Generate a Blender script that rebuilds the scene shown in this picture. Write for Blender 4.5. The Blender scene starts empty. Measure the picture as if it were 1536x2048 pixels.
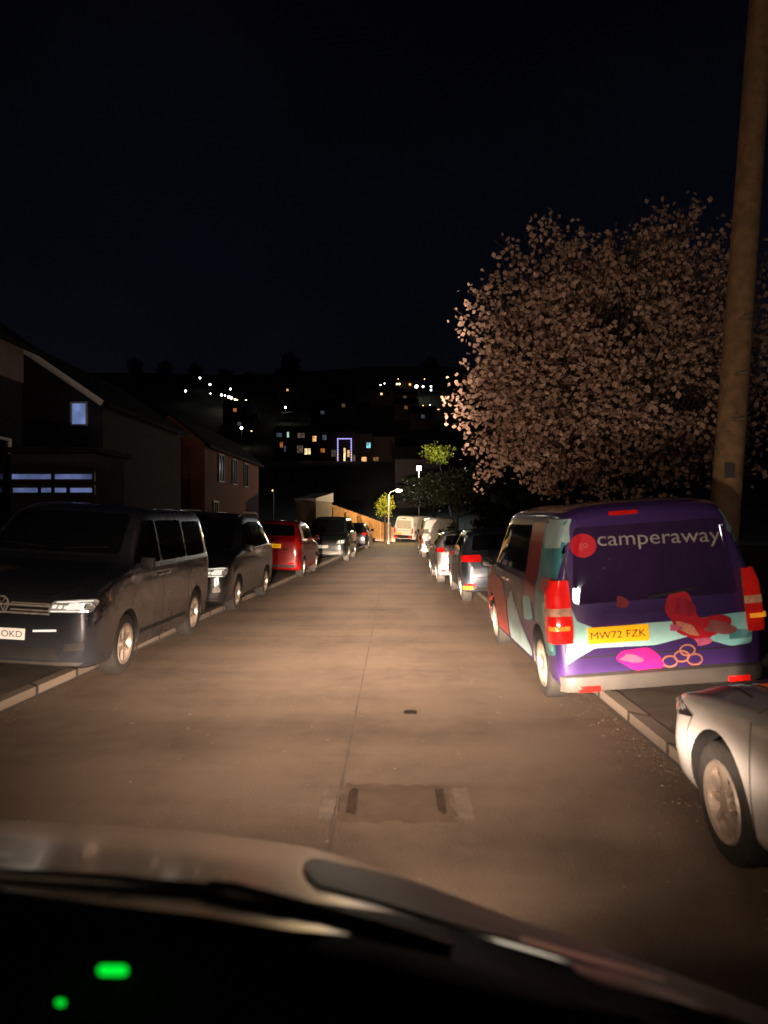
import bpy, bmesh, math, random
import numpy as np
from mathutils import Vector, Matrix, noise
from mathutils.bvhtree import BVHTree
R = math.radians
random.seed(7)
scene = bpy.context.scene
C = scene.collection
F, VX, VY, CH = 1540.0, 790.0, 1035.0, 1.8      # focal length, vanishing point (photo pixels), eye height

def PT(px, py, d):
    return Vector(((px - VX) * d / F, d, CH - (py - VY) * d / F))

# ------------------------------------------------------------------ materials
MATS = {}
def nt(m):
    m.use_nodes = True
    return m.node_tree.nodes, m.node_tree.links, m.node_tree.nodes['Principled BSDF']

def mat(name, col, rough=.5, metal=0., coat=0., var=.15, scale=6., bump=0., bscale=None, emit=None, es=0., spec=.5, col2=None):
    if name in MATS: return MATS[name]
    m = bpy.data.materials.new(name); n, l, b = nt(m)
    tc = n.new('ShaderNodeTexCoord'); nz = n.new('ShaderNodeTexNoise')
    nz.inputs['Scale'].default_value = scale; nz.inputs['Detail'].default_value = 5
    l.new(tc.outputs['Object'], nz.inputs['Vector'])
    rp = n.new('ShaderNodeValToRGB')
    c = Vector(col); c2 = Vector(col2) if col2 else c * (1 + var)
    c1 = c * (1 - var) if not col2 else c
    rp.color_ramp.elements[0].color = (*c1, 1); rp.color_ramp.elements[1].color = (*c2, 1)
    rp.color_ramp.elements[0].position = .3; rp.color_ramp.elements[1].position = .7
    l.new(nz.outputs['Fac'], rp.inputs['Fac']); l.new(rp.outputs['Color'], b.inputs['Base Color'])
    mr = n.new('ShaderNodeMapRange')
    mr.inputs['To Min'].default_value = max(.02, rough * .8); mr.inputs['To Max'].default_value = min(1, rough * 1.25)
    l.new(nz.outputs['Fac'], mr.inputs['Value']); l.new(mr.outputs['Result'], b.inputs['Roughness'])
    b.inputs['Metallic'].default_value = metal
    b.inputs['Coat Weight'].default_value = coat; b.inputs['Coat Roughness'].default_value = .06
    b.inputs['Specular IOR Level'].default_value = spec
    if bump:
        bz = n.new('ShaderNodeTexNoise'); bz.inputs['Scale'].default_value = bscale or scale * 6; bz.inputs['Detail'].default_value = 6
        l.new(tc.outputs['Object'], bz.inputs['Vector'])
        bp = n.new('ShaderNodeBump'); bp.inputs['Strength'].default_value = bump; bp.inputs['Distance'].default_value = .02
        l.new(bz.outputs['Fac'], bp.inputs['Height']); l.new(bp.outputs['Normal'], b.inputs['Normal'])
    if emit:
        b.inputs['Emission Color'].default_value = (*emit, 1); b.inputs['Emission Strength'].default_value = es
    MATS[name] = m
    return m

def paint(name, col, metal=.35, rough=.32):
    return mat('paint ' + name, col, rough, metal, 1.0, .06, 3., spec=.5)

def glow(name, col, s):
    return mat('glow ' + name, (.02, .02, .02), .4, emit=col, es=s, var=0)

def glowv(name, col, s):
    m = glow(name, col, s); n, l, b = nt(m)
    tc = n.new('ShaderNodeTexCoord'); z = n.new('ShaderNodeTexNoise'); z.inputs['Scale'].default_value = 1.7; z.inputs['Detail'].default_value = 3
    l.new(tc.outputs['Object'], z.inputs['Vector']); mr = n.new('ShaderNodeMapRange')
    mr.inputs['From Min'].default_value = .35; mr.inputs['From Max'].default_value = .65; mr.inputs['To Min'].default_value = s * .3; mr.inputs['To Max'].default_value = s * 1.15
    l.new(z.outputs['Fac'], mr.inputs['Value']); l.new(mr.outputs['Result'], b.inputs['Emission Strength'])
    return m

def asphalt():
    m = bpy.data.materials.new('asphalt'); n, l, b = nt(m)
    tc = n.new('ShaderNodeTexCoord')
    def noise_(sc, det=6, stretch=None):
        z = n.new('ShaderNodeTexNoise'); z.inputs['Scale'].default_value = sc; z.inputs['Detail'].default_value = det
        if stretch:
            mp = n.new('ShaderNodeMapping'); mp.inputs['Scale'].default_value = stretch
            l.new(tc.outputs['Object'], mp.inputs['Vector']); l.new(mp.outputs['Vector'], z.inputs['Vector'])
        else: l.new(tc.outputs['Object'], z.inputs['Vector'])
        return z
    big = noise_(1.1, 5, (1, .35, 1)); mid = noise_(5, 6); fine = noise_(95, 4); wide = noise_(1.3, 3, (.25, 1, 1))
    mx = n.new('ShaderNodeMath'); mx.operation = 'ADD'; l.new(big.outputs['Fac'], mx.inputs[0]); l.new(wide.outputs['Fac'], mx.inputs[1])
    m2 = n.new('ShaderNodeMath'); m2.operation = 'MULTIPLY_ADD'; l.new(mid.outputs['Fac'], m2.inputs[0]); m2.inputs[1].default_value = .45; l.new(mx.outputs[0], m2.inputs[2])
    m3 = n.new('ShaderNodeMath'); m3.operation = 'MULTIPLY_ADD'; l.new(fine.outputs['Fac'], m3.inputs[0]); m3.inputs[1].default_value = 1.15; l.new(m2.outputs[0], m3.inputs[2])
    rp = n.new('ShaderNodeValToRGB'); e = rp.color_ramp.elements
    e[0].position = .42; e[0].color = (.080, .060, .046, 1); e[1].position = .62; e[1].color = (.185, .138, .104, 1)
    dv = n.new('ShaderNodeMath'); dv.operation = 'MULTIPLY'; dv.inputs[1].default_value = .320; l.new(m3.outputs[0], dv.inputs[0])
    l.new(dv.outputs[0], rp.inputs['Fac']); l.new(rp.outputs['Color'], b.inputs['Base Color'])
    b.inputs['Roughness'].default_value = .8; b.inputs['Specular IOR Level'].default_value = .25
    bp = n.new('ShaderNodeBump'); bp.inputs['Strength'].default_value = .6; bp.inputs['Distance'].default_value = .012
    l.new(fine.outputs['Fac'], bp.inputs['Height']); l.new(bp.outputs['Normal'], b.inputs['Normal'])
    return m

def brick(name, c1, c2, mortar, sc=1.0):
    m = bpy.data.materials.new(name); n, l, b = nt(m)
    tc = n.new('ShaderNodeTexCoord'); sp = n.new('ShaderNodeSeparateXYZ'); l.new(tc.outputs['Object'], sp.inputs[0])
    ad = n.new('ShaderNodeMath'); ad.operation = 'ADD'; l.new(sp.outputs['X'], ad.inputs[0]); l.new(sp.outputs['Y'], ad.inputs[1])
    cb = n.new('ShaderNodeCombineXYZ'); l.new(ad.outputs[0], cb.inputs['X']); l.new(sp.outputs['Z'], cb.inputs['Y'])
    br = n.new('ShaderNodeTexBrick'); br.inputs['Scale'].default_value = 1; br.inputs['Brick Width'].default_value = .225 * sc
    br.inputs['Row Height'].default_value = .075 * sc; br.inputs['Mortar Size'].default_value = .008 * sc
    br.inputs['Color1'].default_value = (*c1, 1); br.inputs['Color2'].default_value = (*c2, 1); br.inputs['Mortar'].default_value = (*mortar, 1)
    l.new(cb.outputs[0], br.inputs['Vector']); l.new(br.outputs['Color'], b.inputs['Base Color'])
    b.inputs['Roughness'].default_value = .9
    bp = n.new('ShaderNodeBump'); bp.inputs['Strength'].default_value = .4; bp.inputs['Distance'].default_value = .01; bp.invert = True
    l.new(br.outputs['Fac'], bp.inputs['Height']); l.new(bp.outputs['Normal'], b.inputs['Normal'])
    return m

M_ASPH = asphalt()
M_PATCH = mat('old asphalt', (.030, .024, .020), .85, var=.35, scale=4, bump=.4, bscale=120)
M_PAVE = mat('pavement tarmac', (.085, .066, .052), .85, var=.35, scale=3, bump=.4, bscale=120)
M_KERB = brick('kerb stone', (.19, .15, .115), (.12, .095, .075), (.03, .024, .02), 4.07)
M_GROUND = mat('dark grass', (.03, .04, .02), .95, var=.4, scale=1.5)
M_HILL = mat('hill grass', (.018, .024, .016), .95, var=.4, scale=.05)
M_GLASS = mat('car glass', (.006, .007, .007), .05, coat=.6, var=.1, spec=.7)
M_TINT = mat('purple film glass', (.030, .016, .058), .035, coat=.0, var=.1, spec=.35)
M_SEAL = mat('rubber seal', (.008, .008, .008), .6)
M_BLACK = mat('black plastic', (.014, .013, .013), .55, bump=.1, bscale=300)
M_GREYP = mat('grey bumper plastic', (.055, .050, .046), .5, var=.12, bump=.08, bscale=200)
M_TYRE = mat('tyre rubber', (.018, .016, .014), .85, var=.3, scale=20)
M_RIM = mat('alloy rim', (.55, .47, .40), .35, .75, var=.1)
M_CHROME = mat('chrome', (.75, .73, .70), .14, 1., var=.04)
M_LENS = mat('clear headlamp lens', (.75, .72, .68), .12, .7, 1., var=.35, scale=18, emit=(1, .88, .7), es=.10)  # faint emission imitates our beam thrown back by unlit lamps
M_LENSB = mat('headlamp reflector with painted glare', (.85, .82, .78), .1, .6, 1., var=.2, scale=18, emit=(1, .92, .78), es=.95)  # emission stands for beam glare; these parked lamps are off
M_BRIGHT = mat('bright trim', (.82, .76, .70), .28, .35, .6, var=.15, scale=15)
M_AMBER = mat('amber lens', (.8, .25, .03), .2, coat=1, emit=(1, .3, .03), es=.25)  # unlit lens, glow imitates returned headlamp light
M_RED = mat('red lamp lens', (.55, .010, .008), .15, coat=1., var=.25, scale=14, emit=(1, .012, .008), es=.42)  # parked and unlit: the red glow paints in our beam's return
M_REDD = mat('dim red lamp lens', (.38, .008, .008), .15, coat=1., var=.25, scale=14, emit=(1, .02, .01), es=.16)  # weaker copy of the painted red glow
M_PLY = mat('yellow reflective plate', (.88, .38, .004), .4, var=.04, emit=(1, .45, .004), es=.55)  # emission added for the beam light a plate sends back
M_PLW = mat('white reflective plate', (.85, .80, .72), .4, var=.04, emit=(1, .88, .7), es=.42)  # returned beam light put in as emission, as on the yellow plate
M_INK = mat('plate ink', (.012, .010, .008), .5)
M_DASH = mat('dashboard vinyl', (.004, .004, .004), .7, bump=.2, bscale=200)
M_BARK = mat('bark', (.045, .032, .024), .95, var=.35, scale=12, bump=.8, bscale=30)
M_WOODP = mat('weathered pole timber', (.22, .135, .07), .9, var=.3, scale=9, bump=.5, bscale=40)
M_ROOF = mat('roof tiles', (.010, .008, .008), .95, spec=.1, var=.3, scale=5, bump=.4)
M_WHITE = mat('white paintwork', (.75, .73, .70), .5, var=.08)
M_STEEL = mat('galvanised steel', (.35, .33, .30), .5, .6, var=.2)
M_BRICKR = brick('red brick', (.30, .075, .035), (.22, .055, .028), (.16, .11, .08))
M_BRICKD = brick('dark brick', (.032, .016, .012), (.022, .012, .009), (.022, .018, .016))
M_STONE = brick('stone wall', (.28, .22, .16), (.13, .10, .07), (.05, .04, .03), 2.4)
M_RENDER = mat('pale render', (.24, .19, .19), .9, var=.1, scale=3, bump=.2)
M_RENDERD = mat('grey render', (.030, .026, .028), .95, spec=.1, var=.15, scale=2, bump=.2)
M_DARKWIN = mat('dark window glass', (.008, .009, .011), .08, spec=.3)
M_FENCE = None

# ------------------------------------------------------------------ object helpers
def link(name, me, parent=None, mats=(), smooth=False, sharp=None):
    o = bpy.data.objects.new(name, me); C.objects.link(o)
    for m in mats: me.materials.append(m)
    if parent: o.parent = parent
    if smooth:
        me.shade_smooth()
        if sharp: me.set_sharp_from_angle(angle=R(sharp))
    return o

def bmo(name, bm, m, parent=None, smooth=False, sharp=None):
    me = bpy.data.meshes.new(name); bm.to_mesh(me); bm.free()
    return link(name, me, parent, [m] if not isinstance(m, (list, tuple)) else m, smooth, sharp)

def empty(name, loc=(0, 0, 0), rot=(0, 0, 0)):
    o = bpy.data.objects.new(name, None); C.objects.link(o)
    o.location = loc; o.rotation_euler = rot; o.empty_display_size = .2
    return o

def tag(o, label=None, cat=None, group=None, kind=None):
    if label: o['label'] = label
    if cat: o['category'] = cat
    if group: o['group'] = group
    if kind: o['kind'] = kind
    return o

def box(bm, c, s, rot=None, bev=0.):
    mtx = Matrix.Translation(c)
    if rot is not None: mtx = mtx @ (rot if isinstance(rot, Matrix) else Matrix.Rotation(rot, 4, 'Z'))
    mtx = mtx @ Matrix.Diagonal((s[0], s[1], s[2], 1))
    r = bmesh.ops.create_cube(bm, size=1, matrix=mtx)
    if bev:
        ed = list({e for v in r['verts'] for e in v.link_edges})
        bmesh.ops.bevel(bm, geom=ed, offset=bev, segments=2, affect='EDGES', profile=.5)

def tube(bm, pts, rad, n=8, cap=True):
    pts = [Vector(p) for p in pts]
    rads = rad if isinstance(rad, (list, tuple)) else [rad] * len(pts)
    rings = []
    for i, p in enumerate(pts):
        d = (pts[min(i + 1, len(pts) - 1)] - pts[max(i - 1, 0)]).normalized()
        a = d.cross(Vector((0, 0, 1))) if abs(d.z) < .95 else d.cross(Vector((0, 1, 0)))
        a.normalize(); b = d.cross(a)
        rings.append([bm.verts.new(p + (a * math.cos(2 * math.pi * k / n) + b * math.sin(2 * math.pi * k / n)) * rads[i]) for k in range(n)])
    for i in range(len(rings) - 1):
        for k in range(n):
            bm.faces.new((rings[i][k], rings[i][(k + 1) % n], rings[i + 1][(k + 1) % n], rings[i + 1][k]))
    if cap:
        bm.faces.new(rings[0][::-1]); bm.faces.new(rings[-1])

def lathe(bm, prof, n=32, mtx=None):       # prof = (radius, axial x); axis = X
    mtx = mtx or Matrix()
    rings = [[bm.verts.new(mtx @ Vector((x, r * math.cos(2 * math.pi * k / n), r * math.sin(2 * math.pi * k / n)))) for k in range(n)] for r, x in prof]
    for i in range(len(rings) - 1):
        for k in range(n):
            bm.faces.new((rings[i][k], rings[i][(k + 1) % n], rings[i + 1][(k + 1) % n], rings[i + 1][k]))
    return rings

def text_bm(s, size, width=None):
    cu = bpy.data.curves.new('txt', 'FONT'); cu.body = s; cu.size = size; cu.align_x = 'CENTER'; cu.align_y = 'CENTER'; cu.resolution_u = 3
    o = bpy.data.objects.new('txt', cu); C.objects.link(o)
    dg = bpy.context.evaluated_depsgraph_get(); dg.update()
    me = bpy.data.meshes.new_from_object(o.evaluated_get(dg))
    bm = bmesh.new(); bm.from_mesh(me)
    C.objects.unlink(o); bpy.data.objects.remove(o); bpy.data.curves.remove(cu); bpy.data.meshes.remove(me)
    xs = [v.co.x for v in bm.verts]; ys = [v.co.y for v in bm.verts]
    cx, cy = (min(xs) + max(xs)) / 2, (min(ys) + max(ys)) / 2
    k = (width / (max(xs) - min(xs))) if width else 1
    for v in bm.verts: v.co = Vector(((v.co.x - cx) * k, v.co.y - cy, 0))
    return bm

# ------------------------------------------------------------------ vehicles
def pchip(xs, ys, xq):
    xs, ys = np.array(xs, float), np.array(ys, float)
    h = np.diff(xs); dl = np.diff(ys) / h; d = np.zeros(len(xs))
    for i in range(1, len(xs) - 1):
        if dl[i - 1] * dl[i] > 0:
            w1, w2 = 2 * h[i] + h[i - 1], h[i] + 2 * h[i - 1]
            d[i] = (w1 + w2) / (w1 / dl[i - 1] + w2 / dl[i])
    d[0], d[-1] = dl[0], dl[-1]
    i = np.clip(np.searchsorted(xs, xq, 'right') - 1, 0, len(xs) - 2)
    t = (xq - xs[i]) / h[i]
    return (2*t**3 - 3*t**2 + 1)*ys[i] + (t**3 - 2*t**2 + t)*h[i]*d[i] + (-2*t**3 + 3*t**2)*ys[i+1] + (t**3 - t**2)*h[i]*d[i+1]

def ring_half(zb, zbelt, ztop, ws, wm, wb, wr, ed):
    zm = zb + .5 * (zbelt - zb)
    p = [(0, zb), (ws * .6, zb), (ws * .93, zb), (ws, zb + .06), (ws * .4 + wm * .6, zb + .16), (wm, zm), (wm * .35 + wb * .65, zbelt - .10), (wb, zbelt - .02), (wb - .025, zbelt + .015),
         (wb * .5 + wr * .5, zbelt * .45 + (ztop - ed) * .55), (wr + (wb - wr) * .10, ztop - ed - .04 * (ztop - zbelt)), (wr - .03, ztop - ed * .55), (wr * .75, ztop - ed * .15), (wr * .4, ztop), (0, ztop)]
    for _ in range(2):
        q = [p[0]]
        for a, b in zip(p[:-1], p[1:]):
            q.append((a[0]*.75 + b[0]*.25, a[1]*.75 + b[1]*.25)); q.append((a[0]*.25 + b[0]*.75, a[1]*.25 + b[1]*.75))
        q.append(p[-1]); p = q
    return p

def loft(keys, L, lean=0.):
    keys = np.array(keys, float); s = keys[:, 0]
    q = []
    for a, b in zip(s[:-1], s[1:]):
        k = max(3, int((b - a) / .07)); q += list(np.linspace(a, b, k, endpoint=False))
    q.append(s[-1]); q = np.array(q)
    cols = [pchip(s, keys[:, i], q) for i in range(1, keys.shape[1])]
    bm = bmesh.new(); rings = []
    for j, sj in enumerate(q):
        hr = ring_half(*[c[j] for c in cols])
        full = hr + [(-x, z) for x, z in hr[-2:0:-1]]
        y = L / 2 - sj
        ring = []
        for x, z in full:
            yy = y
            if lean and y < -L / 2 + .6:
                yy += lean * max(0, z - .95) * min(1, (-L / 2 + .6 - y) / .5)
            ring.append(bm.verts.new((x, yy, z)))
        rings.append(ring)
    n = len(rings[0])
    for a, b in zip(rings[:-1], rings[1:]):
        for k in range(n):
            bm.faces.new((a[k], a[(k + 1) % n], b[(k + 1) % n], b[k]))
    bm.faces.new(rings[0][::-1]); bm.faces.new(rings[-1])
    bmesh.ops.recalc_face_normals(bm, faces=bm.faces[:])
    return bm

WHEELS = {}
def wheel_mesh(r, spokes):
    key = (r, spokes)
    if key in WHEELS: return WHEELS[key]
    bm = bmesh.new(); w = .105; ri = r * .68
    lathe(bm, [(ri, -w), (r - .03, -w), (r - .008, -w * .85), (r, -w * .5), (r, w * .5), (r - .008, w * .85), (r - .03, w), (ri + .02, w + .004), (ri, w - .004), (ri, -w)], 40)
    t = bpy.data.meshes.new('wheel'); bm.to_mesh(t); bm.free(); t.materials.append(M_TYRE); t.shade_smooth(); t.set_sharp_from_angle(angle=R(35))
    bm = bmesh.new()
    lathe(bm, [(ri, w - .006), (ri - .012, w + .006), (ri - .035, w - .004), (ri - .045, w - .06), (ri - .06, -w)], 40)
    lathe(bm, [(.0005, w - .012), (.05, w - .012), (.065, w - .025), (.065, w - .06)], 20)
    for k in range(spokes):
        a = 2 * math.pi * k / spokes
        rot = Matrix.Rotation(a, 4, 'X')
        box(bm, (0, 0, 0), (1, 1, 1), Matrix.Translation(rot @ Vector((w - .030, 0, (ri + .03) / 2 + .01))) @ rot @ Matrix.Diagonal((.024, r * .105, ri - .055, 1)))
    lathe(bm, [(.0005, 0.01), (ri - .06, .01)], 24)
    rm = bpy.data.meshes.new('rim'); bm.to_mesh(rm); bm.free(); rm.materials.append(M_RIM); rm.materials.append(M_BLACK)
    for p in list(rm.polygons)[-24:]: p.material_index = 1
    WHEELS[key] = (t, rm)
    return t, rm

class Vehicle:
    def __init__(s, name, label, cat, keys, L, W, axles, r, pm, loc, yaw=0, roll=0, group=None, spokes=5, lean=0., inset=.0, rimmat=None):
        s.root = tag(empty(name, loc, (0, roll, yaw)), label, cat, group)
        s.L, s.W = L, W
        bm = loft(keys, L, lean)
        me = bpy.data.meshes.new('body'); bm.to_mesh(me); bm.free()
        ob = bpy.data.objects.new('body', me); C.objects.link(ob)
        cb = bmesh.new()
        for ay in axles:
            for sx in (-1, 1):
                mt = Matrix.Translation((sx * (W / 2 - .08), L / 2 - ay, r)) @ Matrix.Rotation(R(90), 4, 'Y')
                bmesh.ops.create_cone(cb, cap_ends=True, segments=40, radius1=r + .055, radius2=r + .055, depth=.42, matrix=mt)
        cm = bpy.data.meshes.new('cut'); cb.to_mesh(cm); cb.free(); co = bpy.data.objects.new('cut', cm); C.objects.link(co)
        md = ob.modifiers.new('b', 'BOOLEAN'); md.object = co; md.operation = 'DIFFERENCE'; md.solver = 'EXACT'
        dg = bpy.context.evaluated_depsgraph_get(); dg.update()
        me2 = bpy.data.meshes.new_from_object(ob.evaluated_get(dg))
        bpy.data.objects.remove(ob); bpy.data.objects.remove(co); bpy.data.meshes.remove(cm); bpy.data.meshes.remove(me)
        me2.materials.clear()
        s.body = link('body', me2, s.root, [pm, M_BLACK], True, 32)
        for p in me2.polygons:
            c = p.center
            arch = any(math.hypot(c.y - (L / 2 - ay), c.z - r) < r + .057 and abs(c.x) > W / 2 - .32 and (abs(abs(p.normal.x)) > .95 and abs(c.x) < W / 2 - .2 or math.hypot(c.y - (L / 2 - ay), c.z - r) > r + .045 and abs(p.normal.x) < .3) for ay in axles)
            p.material_index = 1 if (arch or c.z < .24 and p.normal.z < -.5) else 0
        b2 = bmesh.new(); b2.from_mesh(me2); s.bvh = BVHTree.FromBMesh(b2); s.bm_keep = None; b2.free()
        t, rm = wheel_mesh(r, spokes)
        for ay in axles:
            for sx in (-1, 1):
                w = bpy.data.objects.new('wheel', t); C.objects.link(w); w.parent = s.root
                w.location = (sx * (W / 2 - .125 - inset), L / 2 - ay, r); w.rotation_euler = (random.random() * 2, 0, 0 if sx > 0 else math.pi)
                q = bpy.data.objects.new('rim', rm); C.objects.link(q); q.parent = w
    def cast(s, u, v, axis):
        o, d = {'F': ((u, 20, v), (0, -1, 0)), 'R': ((u, -20, v), (0, 1, 0)), 'L': ((-20, u, v), (1, 0, 0)),
                'S': ((20, u, v), (-1, 0, 0)), 'T': ((u, v, 20), (0, 0, -1))}[axis]
        h = s.bvh.ray_cast(Vector(o), Vector(d))
        if h[0] is None:
            h = s.bvh.find_nearest({'F': Vector((u, s.L / 2, v)), 'R': Vector((u, -s.L / 2, v)), 'L': Vector((-s.W / 2, u, v)), 'S': Vector((s.W / 2, u, v)), 'T': Vector((u, v, 1.5))}[axis])
        return h[0], h[1]
    def wrap(s, name, bm, axis, m, off, parent=None):
        for v in bm.verts:
            h, n = s.cast(v.co.x, v.co.y, axis)
            ax = {'F': Vector((0, 1, 0)), 'R': Vector((0, -1, 0)), 'L': Vector((-1, 0, 0)), 'S': Vector((1, 0, 0)), 'T': Vector((0, 0, 1))}[axis]
            if n.dot(ax) < 0: n = -n
            v.co = h + n * off
        return bmo(name, bm, m, parent or s.root, True, 40)
    def patch(s, name, pts, axis, m, off=.005, parent=None, step=.07, rnd=0):
        pts = rounded(pts, rnd) if rnd else pts
        bm = bmesh.new(); bm.faces.new([bm.verts.new((u, v, 0)) for u, v in pts])
        bmesh.ops.triangulate(bm, faces=bm.faces[:])
        for k in (0, 1):
            lo, hi = min(p[k] for p in pts), max(p[k] for p in pts); x = lo + step
            while x < hi - .01:
                co = [0, 0, 0]; co[k] = x; no = [0, 0, 0]; no[k] = 1
                bmesh.ops.bisect_plane(bm, geom=bm.verts[:] + bm.edges[:] + bm.faces[:], plane_co=co, plane_no=no, dist=1e-5)
                x += step
        return s.wrap(name, bm, axis, m, off, parent)
    def both(s, name, pts, axis, m, **k):
        if axis in 'LS':
            return [s.patch(name, pts, a, m, **k) for a in 'LS']
        return [s.patch(name, [(sx * u, v) for u, v in pts], axis, m, **k) for sx in (-1, 1)]
    def plate(s, x, z, axis, m, text, w=.52, h=.115):
        hit, n = s.cast(x, z, axis)
        sg = 1 if axis == 'F' else -1
        ys = [s.cast(x + dx, z + dz, axis)[0].y * sg for dx in (-w / 2, 0, w / 2) for dz in (-h / 2, h / 2)]
        y = (max(ys) + .006) * sg
        bm = bmesh.new(); box(bm, (x, y, z), (w, .008, h), bev=.003)
        p = bmo('number_plate', bm, m, s.root)
        if text:
            t = text_bm(text, .095, w * .9)
            for v in t.verts: v.co = Vector((x + v.co.x * -sg, y + .0055 * sg, z + v.co.y))
            bmo('plate_lettering', t, M_INK, p)
        return p
    def mirror(s, y, z, m):
        for sx in (-1, 1):
            h, n = s.cast(y, z, 'S' if sx > 0 else 'L')
            bm = bmesh.new(); tube(bm, [(h.x - sx * .01, y, z), (h.x + sx * .07, y, z + .01)], .022, 8)
            box(bm, (h.x + sx * .13, y, z + .03), (.17, .09, .15), bev=.03)
            o = bmo('wing_mirror', bm, m, s.root, True, 40)
            bm = bmesh.new(); box(bm, (h.x + sx * .13, y - .047, z + .03), (.14, .006, .115))
            bmo('mirror_glass', bm, M_GLASS, o)
    def handle(s, y, z, m=None):
        for sx in (-1, 1):
            h, n = s.cast(y, z, 'S' if sx > 0 else 'L')
            bm = bmesh.new(); box(bm, (h.x + sx * .018, y, z), (.03, .19, .032), bev=.01)
            bmo('door_handle', bm, m or M_BLACK, s.root, True, 40)
    def seam(s, pts, axis, w=.009):
        for a in ('LS' if axis in 'LS' else axis):
            bm = bmesh.new()
            pp = []
            for (a0, b0), (a1, b1) in zip(pts[:-1], pts[1:]):
                k = max(1, int(math.hypot(a1 - a0, b1 - b0) / .07))
                pp += [(a0 + (a1 - a0) * i / k, b0 + (b1 - b0) * i / k) for i in range(k)]
            pp.append(pts[-1]); prev = None
            for i, p in enumerate(pp):
                q = pp[min(i + 1, len(pp) - 1)]; o = pp[max(i - 1, 0)]
                dx, dy = q[0] - o[0], q[1] - o[1]; l = math.hypot(dx, dy) or 1
                v = [bm.verts.new((p[0] - dy / l * w / 2, p[1] + dx / l * w / 2, 0)), bm.verts.new((p[0] + dy / l * w / 2, p[1] - dx / l * w / 2, 0))]
                if prev: bm.faces.new((prev[0], prev[1], v[1], v[0]))
                prev = v
            s.wrap('panel_gap', bm, a, M_SEAL, .002)

def rounded(pts, r, n=4):
    out = []; N = len(pts)
    for i in range(N):
        p, a, b = Vector(pts[i]), Vector(pts[i - 1]), Vector(pts[(i + 1) % N])
        da, db = (a - p), (b - p); ra = min(r, da.length * .45); rb = min(r, db.length * .45)
        A, B = p + da.normalized() * ra, p + db.normalized() * rb
        for k in range(n + 1):
            t = k / n; out.append(tuple((1 - t)**2 * A + 2 * t * (1 - t) * p + t * t * B))
    return out

def car_keys(L, W, H, hood=.95, nose=.72, w0=.95, w1=1.75, rear=.62, hz=1.0, hs=.16):
    w = W / 2
    return [(0, .30, nose - .20, nose - .14, .60*w, .70*w, .66*w, .5*w, .02), (.045, .24, nose - .08, nose - .03, .80*w, .86*w, .82*w, .64*w, .02),
            (.18, .20, nose + .02, nose + .06, .93*w, .96*w, .92*w, .74*w, .02), (.5 * w0, .2, hood - .13, hood - .06, .96*w, w, .96*w, .78*w, .02),
            (w0, .2, hood - .07, hood + .02, .97*w, w, .97*w, .80*w, .02), (w0 + .4 * (w1 - w0), .2, hood - .04, hood + .40 * (H - hood) + .03, .97*w, w, .97*w, .78*w, .04),
            (w1, .2, hood, H - .05, .97*w, w, .97*w, .73*w, .07), (w1 + .4, .2, hood + .02, H, .97*w, w, .97*w, .73*w, .08),
            (L - rear - .5, .2, hood + .04, H - .01, .97*w, w, .97*w, .73*w, .08), (L - rear, .2, hood + .05, H - .06, .97*w, w, .97*w, .71*w, .08),
            (L - hs - .02, .22, min(hood + .04, hz - .03), hz + .02, .95*w, .985*w, .95*w, .74*w, .05), (L - .11, .24, hz - .08, hz - .03, .93*w, .96*w, .92*w, .72*w, .03),
            (L - .03, .27, hz - .17, hz - .11, .88*w, .90*w, .86*w, .66*w, .02), (L, .32, hz - .34, hz - .29, .76*w, .80*w, .74*w, .55*w, .02)]

def van_keys(L, W, H, hood=1.24, nose=.90, w0=.95, w1=1.72):
    w = W / 2
    return [(0, .30, nose - .20, nose - .12, .62*w, .72*w, .68*w, .5*w, .02), (.045, .24, nose - .03, nose + .02, .82*w, .88*w, .84*w, .66*w, .02),
            (.2, .2, nose + .08, nose + .14, .94*w, .97*w, .93*w, .76*w, .02), (.55 * w0, .2, hood - .16, hood - .09, .97*w, w, .96*w, .80*w, .02),
            (w0, .2, hood - .10, hood, .97*w, w, .97*w, .82*w, .02), (w0 + .45 * (w1 - w0), .2, hood - .08, hood + .47 * (H - hood), .97*w, w, .97*w, .80*w, .05),
            (w1, .2, hood - .08, H - .06, .97*w, w, .97*w, .77*w, .09), (w1 + .4, .2, hood - .08, H, .97*w, w, .97*w, .77*w, .10),
            (L - .9, .2, hood - .08, H, .97*w, w, .97*w, .77*w, .10), (L - .16, .22, hood - .08, H - .02, .97*w, w, .97*w, .765*w, .10),
            (L - .05, .25, hood - .08, H - .06, .95*w, .98*w, .955*w, .75*w, .09), (L - .012, .28, hood - .08, H - .10, .92*w, .95*w, .93*w, .72*w, .08), (L, .31, hood - .08, H - .14, .89*w, .92*w, .90*w, .69*w, .06)]

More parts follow.
